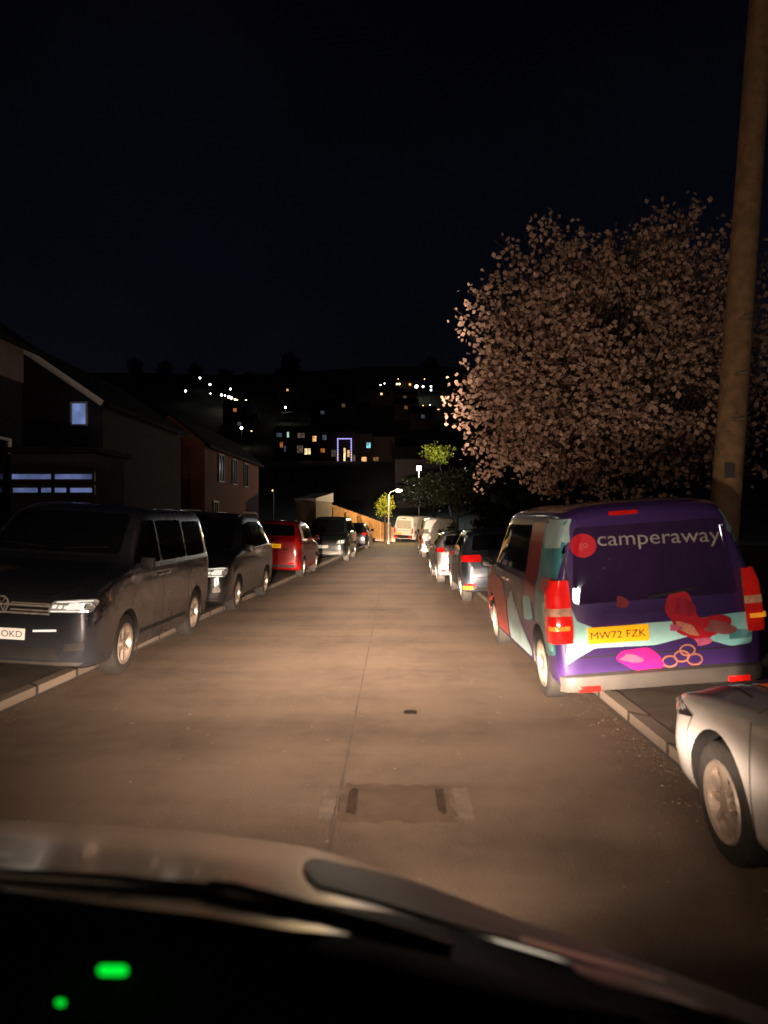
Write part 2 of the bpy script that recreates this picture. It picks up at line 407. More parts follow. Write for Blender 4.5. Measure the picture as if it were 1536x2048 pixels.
def dress_front(v, hl, hz0, hz1, grille_z, ws, m_lens=M_LENS, block=False):
    """headlamps, grille, lower intake and windscreen; hl=(x inner, x outer), ws=(z bottom, z top, half width bottom, half width top)"""
    xi, xo = hl
    lp = v.both('headlight', [(xi, hz0), (xo - .04, hz0 + .02), (xo, hz1 - .02), (xo - .03, hz1 + .02), (xi + .05, hz1 - .02)], 'F', M_SEAL, off=.004, rnd=.03)
    h = hz1 - hz0; xw = xo - xi
    for o, sx in zip(lp, (-1, 1)):
        v.patch('headlamp_lens', [(sx * (xi + .015), hz0 + .012), (sx * (xo - .05), hz0 + .03), (sx * (xo - .02), hz1 - .025), (sx * (xo - .045), hz1 + .004), (sx * (xi + .06), hz1 - .032)], 'F', M_LENS, off=.010, parent=o, rnd=.03)
        cz = (hz0 + hz1) / 2 + h * .05
        if block:
            rb = v.patch('reflector', [(sx * (xi + xw * .40), hz0 + h * .30), (sx * (xo - .075), hz0 + h * .40), (sx * (xo - .06), hz1 - h * .20), (sx * (xi + xw * .46), hz1 - h * .30)], 'F', m_lens, off=.016, parent=o, rnd=.025)
            for fx in (.12, .24, .36):
                v.patch('light_bar', [(sx * (xi + xw * fx), hz0 + h * .34), (sx * (xi + xw * (fx + .08)), hz0 + h * .36), (sx * (xi + xw * (fx + .10)), hz1 - h * .42), (sx * (xi + xw * (fx + .02)), hz1 - h * .44)], 'F', m_lens, off=.017, parent=o)
        for fx, rr, mm in (((.84, .26, M_LENS),) if block else ((.68, .38, m_lens), (.34, .28, m_lens))):
            cx = xi + xw * fx
            for q, m3, of in ((1.0, M_BLACK, .014), (.82, mm, .018), (.34, M_LENS, .022)):
                v.patch('lamp_bowl', [(sx * cx + rr * h * q * math.cos(k * .3142), cz + rr * h * q * math.sin(k * .3142)) for k in range(20)], 'F', m3, off=of, parent=o, step=.05)
        v.patch('light_bar', [(sx * (xi + .05), hz0 + .02), (sx * (xo - .09), hz0 + .035), (sx * (xo - .09), hz0 + .050), (sx * (xi + .05), hz0 + .033)], 'F', m_lens, off=.022, parent=o)
        v.patch('light_bar', [(sx * (xi + .10), hz1 - .045), (sx * (xo - .06), hz1 - .022), (sx * (xo - .06), hz1 - .010), (sx * (xi + .10), hz1 - .036)], 'F', m_lens, off=.022, parent=o)
    zb, zt, wb, wt = ws
    v.patch('windscreen', [(-wb, zb), (wb, zb), (wt, zt), (-wt, zt)], 'F', M_GLASS, off=.004, rnd=.08)
    v.seam([(-wb - .02, zb - .03), (-wb * .5, zb - .045), (wb * .5, zb - .045), (wb + .02, zb - .03)], 'F', .03)

# ---- purple wrapped van (right, nearest of its row)
def purple_van():
    L, W, H = 4.96, 1.92, 1.93
    roll = -R(4.0)
    v = Vehicle('parked_van', 'purple wrapped van with red disc and white script across its tailgate', 'van', van_keys(L, W, H), L, W, (.90, 4.18), .345,
                paint('purple', (.052, .024, .135), .1), (2.42, 7.0 + L / 2, .055), R(.8), roll, spokes=7, lean=.19)
    mtx = (Matrix.Translation(v.root.location) @ Matrix.Rotation(R(.8), 4, 'Z') @ Matrix.Rotation(roll, 4, 'Y')).inverted()
    def J(px, py, d=7.03):
        p = mtx @ PT(px, py, d); return (p.x, p.z)
    def poly(pp): return [J(*p) for p in pp]
    TEAL = mat('teal vinyl', (.26, .64, .66), .3, coat=.6, var=.15, scale=5); TEALD = mat('deep teal vinyl', (.06, .25, .28), .3, coat=.6, var=.3, scale=5)
    CORAL = mat('coral vinyl', (.48, .075, .06), .35, coat=.5, var=.35, scale=6); PINK = mat('pink vinyl', (.72, .015, .24), .3, coat=.6, var=.15)
    REDV = mat('red vinyl', (.50, .008, .022), .35, coat=.4, var=.12); WHITEV = mat('white vinyl', (.30, .28, .27), .5, var=.3, scale=8)
    PEACH = mat('peach vinyl', (.42, .16, .09), .4, var=.2); PALE = mat('pale vinyl', (.34, .50, .52), .4, coat=.5, var=.25, scale=6)
    DUSK = mat('dark wrap vinyl', (.022, .020, .030), .35, coat=.5, var=.4, scale=4); MINT = mat('mint vinyl', (.42, .78, .78), .3, coat=.6, var=.1)
    RED2 = mat('deep red vinyl', (.20, .008, .018), .3, coat=.5, var=.3)
    # tailgate glass, seams
    v.patch('rear_window', [(-.765, 1.0), (.765, 1.0), (.69, 1.70), (-.69, 1.70)], 'R', M_TINT, off=.004, rnd=.06)
    v.patch('rear_wiper', [(-.06, 1.0), (.40, 1.07), (.40, 1.085), (-.06, 1.03)], 'R', M_BLACK, off=.02)
    v.seam([(-.80, 1.75), (-.80, .62), (-.74, .52), (.74, .52), (.80, .62), (.80, 1.75)], 'R', .012)
    v.patch('brake_light', poly([(1225, 1032), (1285, 1027), (1285, 1020), (1225, 1024)]), 'R', M_REDD, off=.012)
    # wrap graphics
    v.patch('wrap_graphic', poly([(1130, 1328), (1136, 1326), (1160, 1312), (1190, 1296), (1310, 1290), (1390, 1270), (1460, 1262), (1460, 1240), (1390, 1240), (1300, 1246), (1190, 1257), (1152, 1242), (1142, 1215), (1136, 1215), (1136, 1298), (1130, 1302)]), 'R', MINT, off=.004, rnd=.03)
    v.patch('wrap_graphic', poly([(1395, 1238), (1500, 1222), (1502, 1284), (1462, 1292), (1400, 1275)]), 'R', TEAL, off=.006, rnd=.04)
    v.patch('wrap_graphic', poly([(1330, 1225), (1338, 1190), (1360, 1180), (1382, 1186), (1398, 1240), (1440, 1228), (1468, 1236), (1458, 1262), (1425, 1270), (1405, 1290), (1382, 1275), (1352, 1266), (1345, 1240)]), 'R', REDV, off=.009, rnd=.07)
    v.patch('wrap_graphic', poly([(1352, 1242), (1385, 1250), (1400, 1272), (1380, 1270), (1356, 1258)]), 'R', mat('salmon vinyl', (.60, .25, .16), .35, var=.3, scale=20), off=.012, rnd=.02)
    v.patch('wrap_graphic', poly([(1228, 1318), (1240, 1302), (1296, 1294), (1318, 1310), (1330, 1334), (1300, 1336), (1268, 1340), (1252, 1330)]), 'R', PINK, off=.006, rnd=.05)
    for cx, cy in ((1338, 1322), (1362, 1312), (1388, 1318), (1374, 1300)):
        a = J(cx, cy); bm = bmesh.new(); n = 24
        o_ = [bm.verts.new((a[0] + .075 * math.cos(k * 2 * math.pi / n), a[1] + .055 * math.sin(k * 2 * math.pi / n), 0)) for k in range(n)]
        i_ = [bm.verts.new((a[0] + .060 * math.cos(k * 2 * math.pi / n), a[1] + .040 * math.sin(k * 2 * math.pi / n), 0)) for k in range(n)]
        for k in range(n): bm.faces.new((o_[k], o_[(k + 1) % n], i_[(k + 1) % n], i_[k]))
        v.wrap('wrap_graphic', bm, 'R', PEACH, .006)
    blob = lambda cx, cy, rx, ry, ph, am=.25: [J(cx + rx * math.cos(k * .2618) * (1 + am * math.sin(3 * k * .2618 + ph)), cy + ry * math.sin(k * .2618) * (1 + am * math.sin(2 * k * .2618 + ph))) for k in range(24)]
    LPINK = mat('light pink vinyl', (.50, .10, .20), .35, var=.35, scale=14)
    for (cx_, cy_, rx, ry, ph, mm, of) in ((1440, 1255, 30, 14, .4, mat('dusty rose vinyl', (.30, .09, .09), .4, var=.3), .013), (1475, 1268, 22, 12, 2, TEALD, .012), (1370, 1215, 20, 22, 1, mat('crimson vinyl', (.36, .006, .03), .3, var=.3, scale=9), .012), (1405, 1283, 16, 9, 2.4, LPINK, .014), (1262, 1316, 22, 8, 0, LPINK, .009), (1300, 1322, 16, 7, 2, mat('magenta vinyl', (.45, .015, .22), .3, var=.3), .010), (1245, 1205, 12, 14, 1, RED2, .009), (1350, 1256, 12, 8, 1.5, LPINK, .014)):
        v.patch('wrap_graphic', blob(cx_, cy_, rx, ry, ph), 'R', mm, off=of)
    # disc and script on the glass
    cx, cz = J(1170, 1092); dsc = v.patch('logo_disc', [(cx + .125 * math.cos(k * .2618), cz + .11 * math.sin(k * .2618)) for k in range(24)], 'R', REDV, off=.008)
    tb = text_bm('go', .09)
    for w in tb.verts: w.co = Vector((cx + w.co.x, cz - .01 + w.co.y, 0))
    v.wrap('disc_lettering', tb, 'R', mat('light red vinyl', (.65, .12, .10), .4), .012, dsc)
    (x0, z0), (x1, z1) = J(1200, 1088), J(1450, 1078)
    tb = text_bm('camperaway', .19, x1 - x0)
    for w in tb.verts:
        t = w.co.x / (x1 - x0) + .5; w.co = Vector(((x0 + x1) / 2 + w.co.x, z0 + (z1 - z0) * t + w.co.y, 0))
    v.wrap('script_lettering', tb, 'R', WHITEV, .008)
    # tail lamps
    def corner(name, sx, z0, z1, m, off, parent=None, n=12, xin=.79, yl=.20):
        bm = bmesh.new(); prev = None
        for i in range(n + 1):
            z = z0 + (z1 - z0) * i / n; e = min(1, 4 * min(i, n - i) / n) ** .5 if not parent else 1
            a = v.cast(sx * xin, z, 'R')[0]; c = v.cast(-L / 2 + yl, z, 'S' if sx > 0 else 'L')[0]
            P0, P2 = Vector((a.x, a.y - off)), Vector((c.x + sx * off, c.y)); P1 = Vector((c.x + sx * off, a.y - off)); mid = Vector((P0.lerp(P2, .5)))
            row = []
            for k in range(9):
                t = k / 8; q = (1 - t)**3 * P0 + 3 * (1 - t)**2 * t * P0.lerp(P1, .92) + 3 * (1 - t) * t * t * P2.lerp(P1, .92) + t**3 * P2
                q = mid.lerp(q, .90 + .10 * e); row.append(bm.verts.new((q.x, q.y, z)))
            if prev:
                for k in range(8): bm.faces.new((prev[k], prev[k + 1], row[k + 1], row[k]))
            prev = row
        bmesh.ops.recalc_face_normals(bm, faces=bm.faces[:])
        return bmo(name, bm, m, parent or v.root, True)
    for sx in (-1, 1):
        o = corner('tail_light', sx, .66, 1.23, M_RED if sx < 0 else M_REDD, .046)  # left lens glows more: headlamp return put into the material
        corner('lamp_segment', sx, .91, .98, mat('pale lamp band', (.6, .33, .22), .2, coat=1, var=.4, scale=16, emit=(1, .4, .2), es=.08), .050, o)
        corner('lamp_segment', sx, .78, .82, mat('amber lamp band', (.8, .25, .03), .2, coat=1, var=.4, scale=16, emit=(1, .35, .02), es=.5), .050, o, xin=.82, yl=.08)
        yr = v.cast(.62, .38, 'R')[0].y; bm = bmesh.new(); box(bm, (sx * .68, yr - .048, .245), (.20, .03, .055), bev=.01); bmo('bumper_reflector', bm, M_RED, v.root, True, 40)
    # grey bumper step
    bm = bmesh.new(); prof = [(.02, .21), (-.035, .22), (-.06, .29), (-.05, .355), (.02, .385)]
    xs = np.linspace(-.93, .93, 31); prev = None
    for x in xs:
        y0 = v.cast(float(x) * .86, .38, 'R')[0].y + 1.6 * max(0, abs(x) - .80) ** 2 + 22 * max(0, abs(x) - .88) ** 2
        row = [bm.verts.new((x, y0 + dy, z)) for dy, z in prof]
        if prev:
            for k in range(4): bm.faces.new((prev[k], prev[k + 1], row[k + 1], row[k]))
        prev = row
    bmo('rear_bumper', bm, M_GREYP, v.root, True, 50)
    pl = v.plate(*J(1236, 1268), 'R', M_PLY, 'MW72 FZK', w=.56, h=.15)
    # side (left flank towards the road)
    y_ = lambda s: L / 2 - s
    v.both('side_window', [(y_(1.15), 1.20), (y_(2.15), 1.20), (y_(2.15), 1.72), (y_(1.72), 1.72)], 'L', M_GLASS, off=.005, rnd=.06)
    v.both('side_window', [(y_(2.25), 1.20), (y_(3.40), 1.20), (y_(3.40), 1.72), (y_(2.25), 1.72)], 'L', M_GLASS, off=.005, rnd=.06)
    v.both('wrap_graphic', [(y_(3.5), .80), (y_(3.45), 1.25), (y_(3.42), 1.75), (y_(4.1), 1.76), (y_(4.1), .98)], 'L', RED2, off=.005, rnd=.05)
    v.both('wrap_graphic', [(y_(4.12), .40), (y_(4.10), 1.74), (y_(4.84), 1.76), (y_(4.90), .55), (y_(4.62), .50), (y_(4.50), .78), (y_(4.18), .90)], 'L', TEALD, off=.005, rnd=.04)
    v.both('wrap_graphic', [(y_(4.2), 1.50), (y_(4.2), 1.78), (y_(4.84), 1.78), (y_(4.84), 1.52)], 'L', PALE, off=.008, rnd=.06)
    v.both('wrap_graphic', [(y_(4.25), 1.10), (y_(4.3), 1.22), (y_(4.82), 1.24), (y_(4.82), 1.08)], 'L', mat('dusty rose vinyl', (.30, .09, .09), .4, var=.3), off=.008, rnd=.05)
    v.both('wrap_graphic', [(y_(4.55), .80), (y_(4.42), .98), (y_(4.66), 1.02), (y_(4.82), .78), (y_(4.88), .58), (y_(4.72), .56)], 'L', TEAL, off=.008, rnd=.05)
    v.both('wrap_graphic', [(y_(.45), .42), (y_(.35), .85), (y_(1.0), 1.05), (y_(1.9), .98), (y_(2.2), .70), (y_(2.2), .32), (y_(1.32), .32), (y_(1.28), .55), (y_(.95), .80), (y_(.55), .70)], 'L', CORAL, off=.005, rnd=.05)
    v.both('wrap_graphic', [(y_(2.3), .32), (y_(2.25), .72), (y_(2.6), .95), (y_(3.2), .62), (y_(3.75), .40), (y_(3.7), .32)], 'L', PALE, off=.005, rnd=.06)
    v.both('wrap_graphic', [(y_(2.2), 1.12), (y_(2.2), .80), (y_(2.6), .98), (y_(3.3), .70), (y_(3.45), 1.12)], 'L', DUSK, off=.004, rnd=.05)
    v.both('wrap_graphic', [(y_(3.45), .70), (y_(3.4), .95), (y_(3.8), .98), (y_(4.0), .78), (y_(3.75), .72)], 'L', TEAL, off=.007, rnd=.05)
    v.seam([(y_(1.05), .30), (y_(1.05), 1.14)], 'L'); v.seam([(y_(2.2), .30), (y_(2.2), 1.74)], 'L'); v.seam([(y_(3.46), .30), (y_(3.46), 1.74)], 'L')
    v.seam([(y_(2.2), 1.06), (y_(4.7), 1.06)], 'L', .02)
    v.handle(y_(2.05), 1.05, mat('bright handle', (.7, .55, .45), .35, var=.1)); v.handle(y_(2.35), 1.05, MATS['bright handle'])
    v.mirror(y_(1.25), 1.18, M_BLACK)
    dress_front(v, (.46, .88), .76, .95, .6, (1.28, 1.78, .78, .70))
    return v
purple_van()

def bars(v, x0, x1, zs, m, axis='F', h=.02, off=.014, name='grille_bar', parent=None):
    for z in zs: v.patch(name, [(x0, z), (x1, z), (x1, z + h), (x0, z + h)], axis, m, off=off, parent=parent)

# ---- grey van facing us (left, nearest)
def grey_van():
    L, W, H = 4.72, 1.96, 1.92
    v = Vehicle('parked_van', 'dark grey van facing the camera, nearest vehicle on the left', 'van', van_keys(L, W, H, hood=1.27, nose=.93, w0=1.05, w1=1.8), L, W, (.95, 3.9), .345,
                paint('slate', (.046, .050, .062), .45, .26), (-4.05, 7.85 + L / 2, .07), math.pi - R(.3), -R(3.2), spokes=6)
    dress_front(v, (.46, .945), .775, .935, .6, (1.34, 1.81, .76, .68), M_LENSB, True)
    g = v.patch('grille', [(-.52, .76), (.52, .76), (.50, .90), (-.50, .90)], 'F', M_BLACK, off=.003)
    bars(v, -.50, .50, (.765, .84), M_BRIGHT, h=.018, parent=g)
    bars(v, .10, .50, (.80, .865), M_BRIGHT, h=.010, parent=g); bars(v, -.50, -.10, (.80, .865), M_BRIGHT, h=.010, parent=g)
    v.patch('chrome_strip', [(.40, .70), (.90, .735), (.90, .755), (.40, .725)], 'F', M_BRIGHT, off=.01)
    v.patch('indicator_lens', [(.62, .742), (.88, .757), (.88, .775), (.62, .762)], 'F', M_AMBER, off=.018)
    # round emblem with two stacked letters
    em = bmesh.new(); n = 28
    a_ = [em.verts.new((.085 * math.cos(k * 2 * math.pi / n), .845 + .085 * math.sin(k * 2 * math.pi / n), 0)) for k in range(n)]
    b_ = [em.verts.new((.070 * math.cos(k * 2 * math.pi / n), .845 + .070 * math.sin(k * 2 * math.pi / n), 0)) for k in range(n)]
    for k in range(n): em.faces.new((a_[k], a_[(k + 1) % n], b_[(k + 1) % n], b_[k]))
    def stroke(x0, z0, x1, z1, w=.012):
        em.faces.new([em.verts.new((x, z, 0)) for x, z in ((x0 - w / 2, z0), (x0 + w / 2, z0), (x1 + w / 2, z1), (x1 - w / 2, z1))])
    for q in ((-.035, .908, -.004, .852), (.035, .908, .004, .852), (-.062, .872, -.03, .79), (-.03, .79, -.002, .845), (.002, .845, .03, .79), (.03, .79, .062, .872)): stroke(*q)
    v.wrap('emblem', em, 'F', M_BRIGHT, .024)
    v.patch('lower_intake', [(-.62, .31), (.62, .31), (.56, .43), (-.56, .43)], 'F', M_BLACK, off=.004, rnd=.03)
    v.both('fog_lamp', [(.66, .40), (.86, .42), (.84, .50), (.66, .48)], 'F', M_BLACK, off=.005, rnd=.02)
    v.both('chrome_strip', [(.34, .585), (.58, .60), (.58, .622), (.34, .605)], 'F', M_LENSB, off=.008)  # glowing lens material paints a glint on this strip
    v.patch('bumper_lip', [(-.80, .255), (.80, .255), (.84, .29), (-.84, .29)], 'F', M_GREYP, off=.008)
    v.plate(0, .555, 'F', M_PLW, 'HY19 OKD')
    for sx in (-1, 1):
        v.patch('windscreen_wiper', [(sx * .1, 1.36), (sx * .62, 1.40), (sx * .62, 1.415), (sx * .1, 1.38)], 'F', M_BLACK, off=.02)
    y_ = lambda s: L / 2 - s
    v.both('side_window', [(y_(1.22), 1.22), (y_(2.2), 1.22), (y_(2.2), 1.74), (y_(1.82), 1.74)], 'L', M_GLASS, off=.005, rnd=.06)
    v.both('side_window', [(y_(2.3), 1.22), (y_(3.4), 1.22), (y_(3.4), 1.74), (y_(2.3), 1.74)], 'L', M_GLASS, off=.005, rnd=.06)
    v.both('side_window', [(y_(3.5), 1.22), (y_(4.45), 1.22), (y_(4.45), 1.72), (y_(3.5), 1.72)], 'L', M_GLASS, off=.005, rnd=.06)
    for q in (1.12, 2.25, 3.45): v.seam([(y_(q), .30), (y_(q), 1.2)], 'L')
    v.seam([(y_(1.4), .42), (y_(3.4), .40)], 'L', .05); v.seam([(y_(.5), 1.12), (y_(4.5), 1.12)], 'L', .012)
    v.seam([(-.80, 1.12), (-.5, .97), (.5, .97), (.80, 1.12)], 'F', .010)
    v.mirror(y_(1.32), 1.22, M_BLACK); v.handle(y_(2.1), 1.06, M_CHROME); v.handle(y_(2.4), 1.06, M_CHROME)
    # parking permit / reflection strip on the glass
    return v
grey_van()

# ---- dark people carrier facing us (left, second)
def dark_mpv():
    L, W, H = 4.5, 1.84, 1.84
    v = Vehicle('parked_car', 'black people carrier facing the camera, second vehicle on the left behind the grey van', 'car', car_keys(L, W, H, hood=1.12, nose=.84, w0=.95, w1=1.85, rear=.75, hz=1.15), L, W, (.88, 3.62), .33,
                paint('black', (.030, .030, .034), .4, .36), (-3.86, 13.75 + L / 2, .08), math.pi - R(1.5), -R(2.5), spokes=5)
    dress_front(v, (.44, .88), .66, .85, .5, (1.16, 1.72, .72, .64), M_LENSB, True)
    g = v.patch('grille', [(-.42, .66), (.42, .66), (.38, .78), (-.38, .78)], 'F', M_BLACK, off=.004); bars(v, -.38, .38, (.70, .74), M_CHROME, h=.012, parent=g)
    v.patch('lower_intake', [(-.58, .30), (.58, .30), (.5, .43), (-.5, .43)], 'F', M_BLACK, off=.004, rnd=.03)
    v.both('fog_lamp', [(.64, .40), (.78, .42), (.76, .50), (.64, .48)], 'F', M_LENS, off=.008, rnd=.02)
    v.patch('bumper_lip', [(-.72, .255), (.72, .255), (.75, .28), (-.75, .28)], 'F', M_GREYP, off=.008)
    v.plate(0, .52, 'F', M_PLW, 'KV11 ZDT')
    y_ = lambda s: L / 2 - s
    v.both('side_window', [(y_(1.30), 1.14), (y_(2.2), 1.15), (y_(2.2), 1.66), (y_(1.92), 1.62)], 'L', M_GLASS, off=.005, rnd=.05)
    v.both('side_window', [(y_(2.28), 1.15), (y_(3.2), 1.16), (y_(3.2), 1.66), (y_(2.28), 1.67)], 'L', M_GLASS, off=.005, rnd=.05)
    v.both('side_window', [(y_(3.28), 1.16), (y_(3.95), 1.20), (y_(3.75), 1.62), (y_(3.28), 1.66)], 'L', M_GLASS, off=.005, rnd=.05)
    v.both('window_trim', [(y_(1.25), 1.105), (y_(3.9), 1.13), (y_(3.9), 1.142), (y_(1.25), 1.117)], 'L', M_CHROME, off=.008)
    for q in (1.2, 2.24, 3.24): v.seam([(y_(q), .30), (y_(q), 1.12)], 'L')
    v.mirror(y_(1.35), 1.14, paint('black', (.03,) * 3)); v.handle(y_(2.1), 1.02, M_CHROME); v.handle(y_(3.1), 1.03, M_CHROME)
    v.both('tail_light', [(y_(4.42), .85), (y_(4.25), .87), (y_(4.22), 1.25), (y_(4.32), 1.25)], 'L', M_CHROME, off=.008, rnd=.02)
    bm = bmesh.new()
    for sx in (-1, 1): tube(bm, [(sx * .63, y_(1.9), 1.78), (sx * .63, y_(2.2), 1.86), (sx * .63, y_(3.5), 1.85), (sx * .62, y_(3.85), 1.75)], .016, 8)
    bmo('roof_rail', bm, M_STEEL, v.root, True)
dark_mpv()

# ---- rear dressing
def dress_rear(v, win, tl, plate_z, text, m_plate=M_PLY, m_tl=M_RED, refl=None, ink=True):
    zb, zt, wb, wt = win
    v.patch('rear_window', [(-wb, zb), (wb, zb), (wt, zt), (-wt, zt)], 'R', M_GLASS, off=.004, rnd=.07)
    x0, x1, z0, z1 = tl
    v.both('tail_light', [(x0, z0), (x1, z0 + .01), (x1, z1), (x0 + .02, z1)], 'R', m_tl, off=.012, rnd=.03)
    if plate_z: v.plate(0, plate_z, 'R', m_plate, text)
    if refl: v.both('bumper_reflector', [(refl[0], refl[2]), (refl[1], refl[2]), (refl[1], refl[3]), (refl[0], refl[3])], 'R', M_RED, off=.012)

def side_glass(v, pan, m=M_GLASS):
    for p in pan: v.both('side_window', p, 'L', m, off=.005, rnd=.05)

def red_car():
    L, W, H = 4.0, 1.70, 1.68
    v = Vehicle('parked_car', 'bright red hatchback with yellow rear number plate on the left', 'car', car_keys(L, W, H, hood=1.06, nose=.78, rear=.55, hz=1.20, hs=.14), L, W, (.80, 3.32), .31,
                paint('red', (.42, .006, .010), .1, .3), (-3.48, 22.1 + L / 2, .06), -R(2.4), R(2), spokes=5)
    dress_rear(v, (1.22, 1.54, .62, .56), (.62, .82, .86, 1.16), .93, 'EC07 PKY', m_tl=M_REDD, refl=(.5, .74, .42, .47))
    v.patch('tailgate_handle', [(-.2, 1.02), (.2, 1.02), (.2, 1.04), (-.2, 1.04)], 'R', M_CHROME, off=.012)
    v.patch('badge', [(-.05, 1.07), (.05, 1.07), (.05, 1.13), (-.05, 1.13)], 'R', M_CHROME, off=.012, rnd=.03)
    v.patch('badge', [(.28, .84), (.46, .84), (.46, .862), (.28, .862)], 'R', M_CHROME, off=.012)
    v.patch('rear_bumper', [(-.66, .32), (.66, .32), (.70, .40), (-.70, .40)], 'R', M_BLACK, off=.01, rnd=.02)
    v.seam([(-.62, 1.18), (-.66, .60), (-.5, .52), (.5, .52), (.66, .60), (.62, 1.18)], 'R')
    y_ = lambda s: L / 2 - s
    side_glass(v, ([(y_(1.2), 1.10), (y_(2.1), 1.12), (y_(2.1), 1.52), (y_(1.8), 1.50)], [(y_(2.18), 1.12), (y_(3.1), 1.14), (y_(3.0), 1.50), (y_(2.18), 1.52)]))
    v.mirror(y_(1.3), 1.10, MATS['paint red']); v.handle(y_(2.0), .98); v.handle(y_(3.0), 1.0)
    for q in (1.12, 2.14): v.seam([(y_(q), .30), (y_(q), 1.1)], 'L')
    dress_front(v, (.42, .80), .62, .78, .5, (1.10, 1.56, .66, .58))
red_car()

def dark_4x4():
    L, W, H = 4.6, 1.82, 1.80
    v = Vehicle('parked_car', 'dark green 4x4 facing the camera with bright plate and headlamp', 'car', car_keys(L, W, H, hood=1.10, nose=.86, rear=.4, hz=1.1), L, W, (.9, 3.6), .35,
                paint('dark green', (.022, .030, .026), .3, .34), (-2.72, 30.6 + L / 2, .04), math.pi - R(2.4), 0, spokes=5)
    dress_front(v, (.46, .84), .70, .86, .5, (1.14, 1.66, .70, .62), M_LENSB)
    v.patch('grille', [(-.42, .68), (.42, .68), (.40, .84), (-.40, .84)], 'F', M_BLACK, off=.004)
    v.patch('bumper_lip', [(-.7, .30), (.7, .30), (.74, .42), (-.74, .42)], 'F', M_GREYP, off=.01)
    v.plate(.1, .60, 'F', M_PLW, 'LN04 UVB')
    y_ = lambda s: L / 2 - s
    side_glass(v, ([(y_(1.3), 1.14), (y_(2.2), 1.15), (y_(2.2), 1.62), (y_(1.9), 1.6)], [(y_(2.28), 1.15), (y_(3.3), 1.16), (y_(3.3), 1.62), (y_(2.28), 1.63)], [(y_(3.38), 1.16), (y_(4.1), 1.2), (y_(4.05), 1.6), (y_(3.38), 1.62)]))
    v.mirror(y_(1.35), 1.16, M_CHROME); v.handle(y_(2.1), 1.02); v.handle(y_(3.2), 1.02)
dark_4x4()

def far_black_car():
    L, W, H = 4.2, 1.74, 1.48
    v = Vehicle('parked_car', 'black car beside the timber fence, farthest on the left', 'car', car_keys(L, W, H), L, W, (.85, 3.4), .31,
                paint('black', (.03,) * 3), (-2.3, 43 + L / 2, .03), -R(2.4), 0)
    dress_rear(v, (1.04, 1.36, .62, .54), (.56, .80, .78, .92), .62, 'GF58 RXA', m_tl=M_RED)
    y_ = lambda s: L / 2 - s
    side_glass(v, ([(y_(1.25), 1.0), (y_(2.1), 1.02), (y_(2.1), 1.34), (y_(1.8), 1.32)], [(y_(2.18), 1.02), (y_(3.2), 1.04), (y_(3.0), 1.32), (y_(2.18), 1.34)]))
    v.mirror(y_(1.3), 1.0, MATS['paint black']); v.handle(y_(2.0), .9, M_CHROME)
far_black_car()

def silver_car():
    L, W, H = 4.1, 1.74, 1.38
    v = Vehicle('parked_car', 'silver hatchback with dark roof, parked beyond the blue car', 'car', car_keys(L, W, H, hz=1.02), L, W, (.85, 3.38), .31,
                paint('silver', (.42, .41, .40), .45, .34), (1.98, 20.5 + L / 2, .05), R(1.0), -R(3), spokes=7)
    dress_rear(v, (1.04, 1.28, .62, .54), (.42, .84, .86, .97), None, '', refl=(.46, .80, .34, .41))
    v.patch('rear_bumper', [(-.5, .30), (.5, .30), (.44, .42), (-.44, .42)], 'R', M_GREYP, off=.008, rnd=.03)
    v.plate(0, .66, 'R', M_PLY, 'SD61 WHE')
    v.seam([(-.80, .52), (.80, .52)], 'R', .012); v.seam([(-.60, 1.0), (-.62, .54), (.62, .54), (.60, 1.0)], 'R')
    y_ = lambda s: L / 2 - s
    v.patch('roof_panel', [(-.52, y_(3.3)), (.52, y_(3.3)), (.54, y_(1.8)), (-.54, y_(1.8))], 'T', paint('black', (.03,) * 3), off=.004, rnd=.08)
    side_glass(v, ([(y_(1.25), .98), (y_(2.1), 1.0), (y_(2.1), 1.30), (y_(1.8), 1.28)], [(y_(2.18), 1.0), (y_(3.2), 1.02), (y_(3.0), 1.28), (y_(2.18), 1.30)]))
    v.mirror(y_(1.3), .98, M_BLACK); v.handle(y_(2.0), .88); v.handle(y_(3.0), .9)
    for q in (1.15, 2.14): v.seam([(y_(q), .28), (y_(q), .98)], 'L')
    bm = bmesh.new(); tube(bm, [(0, y_(3.35), 1.42), (0, y_(3.5), 1.58)], .006, 6); bmo('aerial', bm, M_BLACK, v.root)
silver_car()

def blue_car():
    L, W, H = 4.0, 1.74, 1.52
    v = Vehicle('parked_car', 'dark blue hatchback just ahead of the purple van', 'car', car_keys(L, W, H, hood=.98, hz=1.06), L, W, (.82, 3.32), .31,
                paint('navy', (.060, .075, .105), .4, .34), (2.26, 15.9 + L / 2, .05), R(.8), -R(3.2), spokes=5)
    dress_rear(v, (1.09, 1.40, .62, .54), (.44, .84, .86, 1.0), .66, 'WR13 NJO', refl=(.60, .80, .34, .42))
    v.patch('rear_bumper', [(-.62, .28), (.62, .28), (.58, .34), (-.58, .34)], 'R', M_BLACK, off=.008, rnd=.02)
    v.seam([(-.82, .54), (.82, .54)], 'R', .012)
    y_ = lambda s: L / 2 - s
    side_glass(v, ([(y_(1.25), 1.02), (y_(2.1), 1.04), (y_(2.1), 1.37), (y_(1.8), 1.35)], [(y_(2.18), 1.04), (y_(3.2), 1.06), (y_(3.0), 1.35), (y_(2.18), 1.37)]))
    v.mirror(y_(1.3), 1.02, MATS['paint navy']); v.handle(y_(2.0), .92); v.handle(y_(3.0), .94)
    for q in (1.15, 2.14): v.seam([(y_(q), .28), (y_(q), 1.02)], 'L')
    v.patch('bumper_reflector', [(-.84, .30), (-.66, .30), (-.66, .37), (-.84, .38)], 'R', M_AMBER, off=.02, rnd=.02)
blue_car()

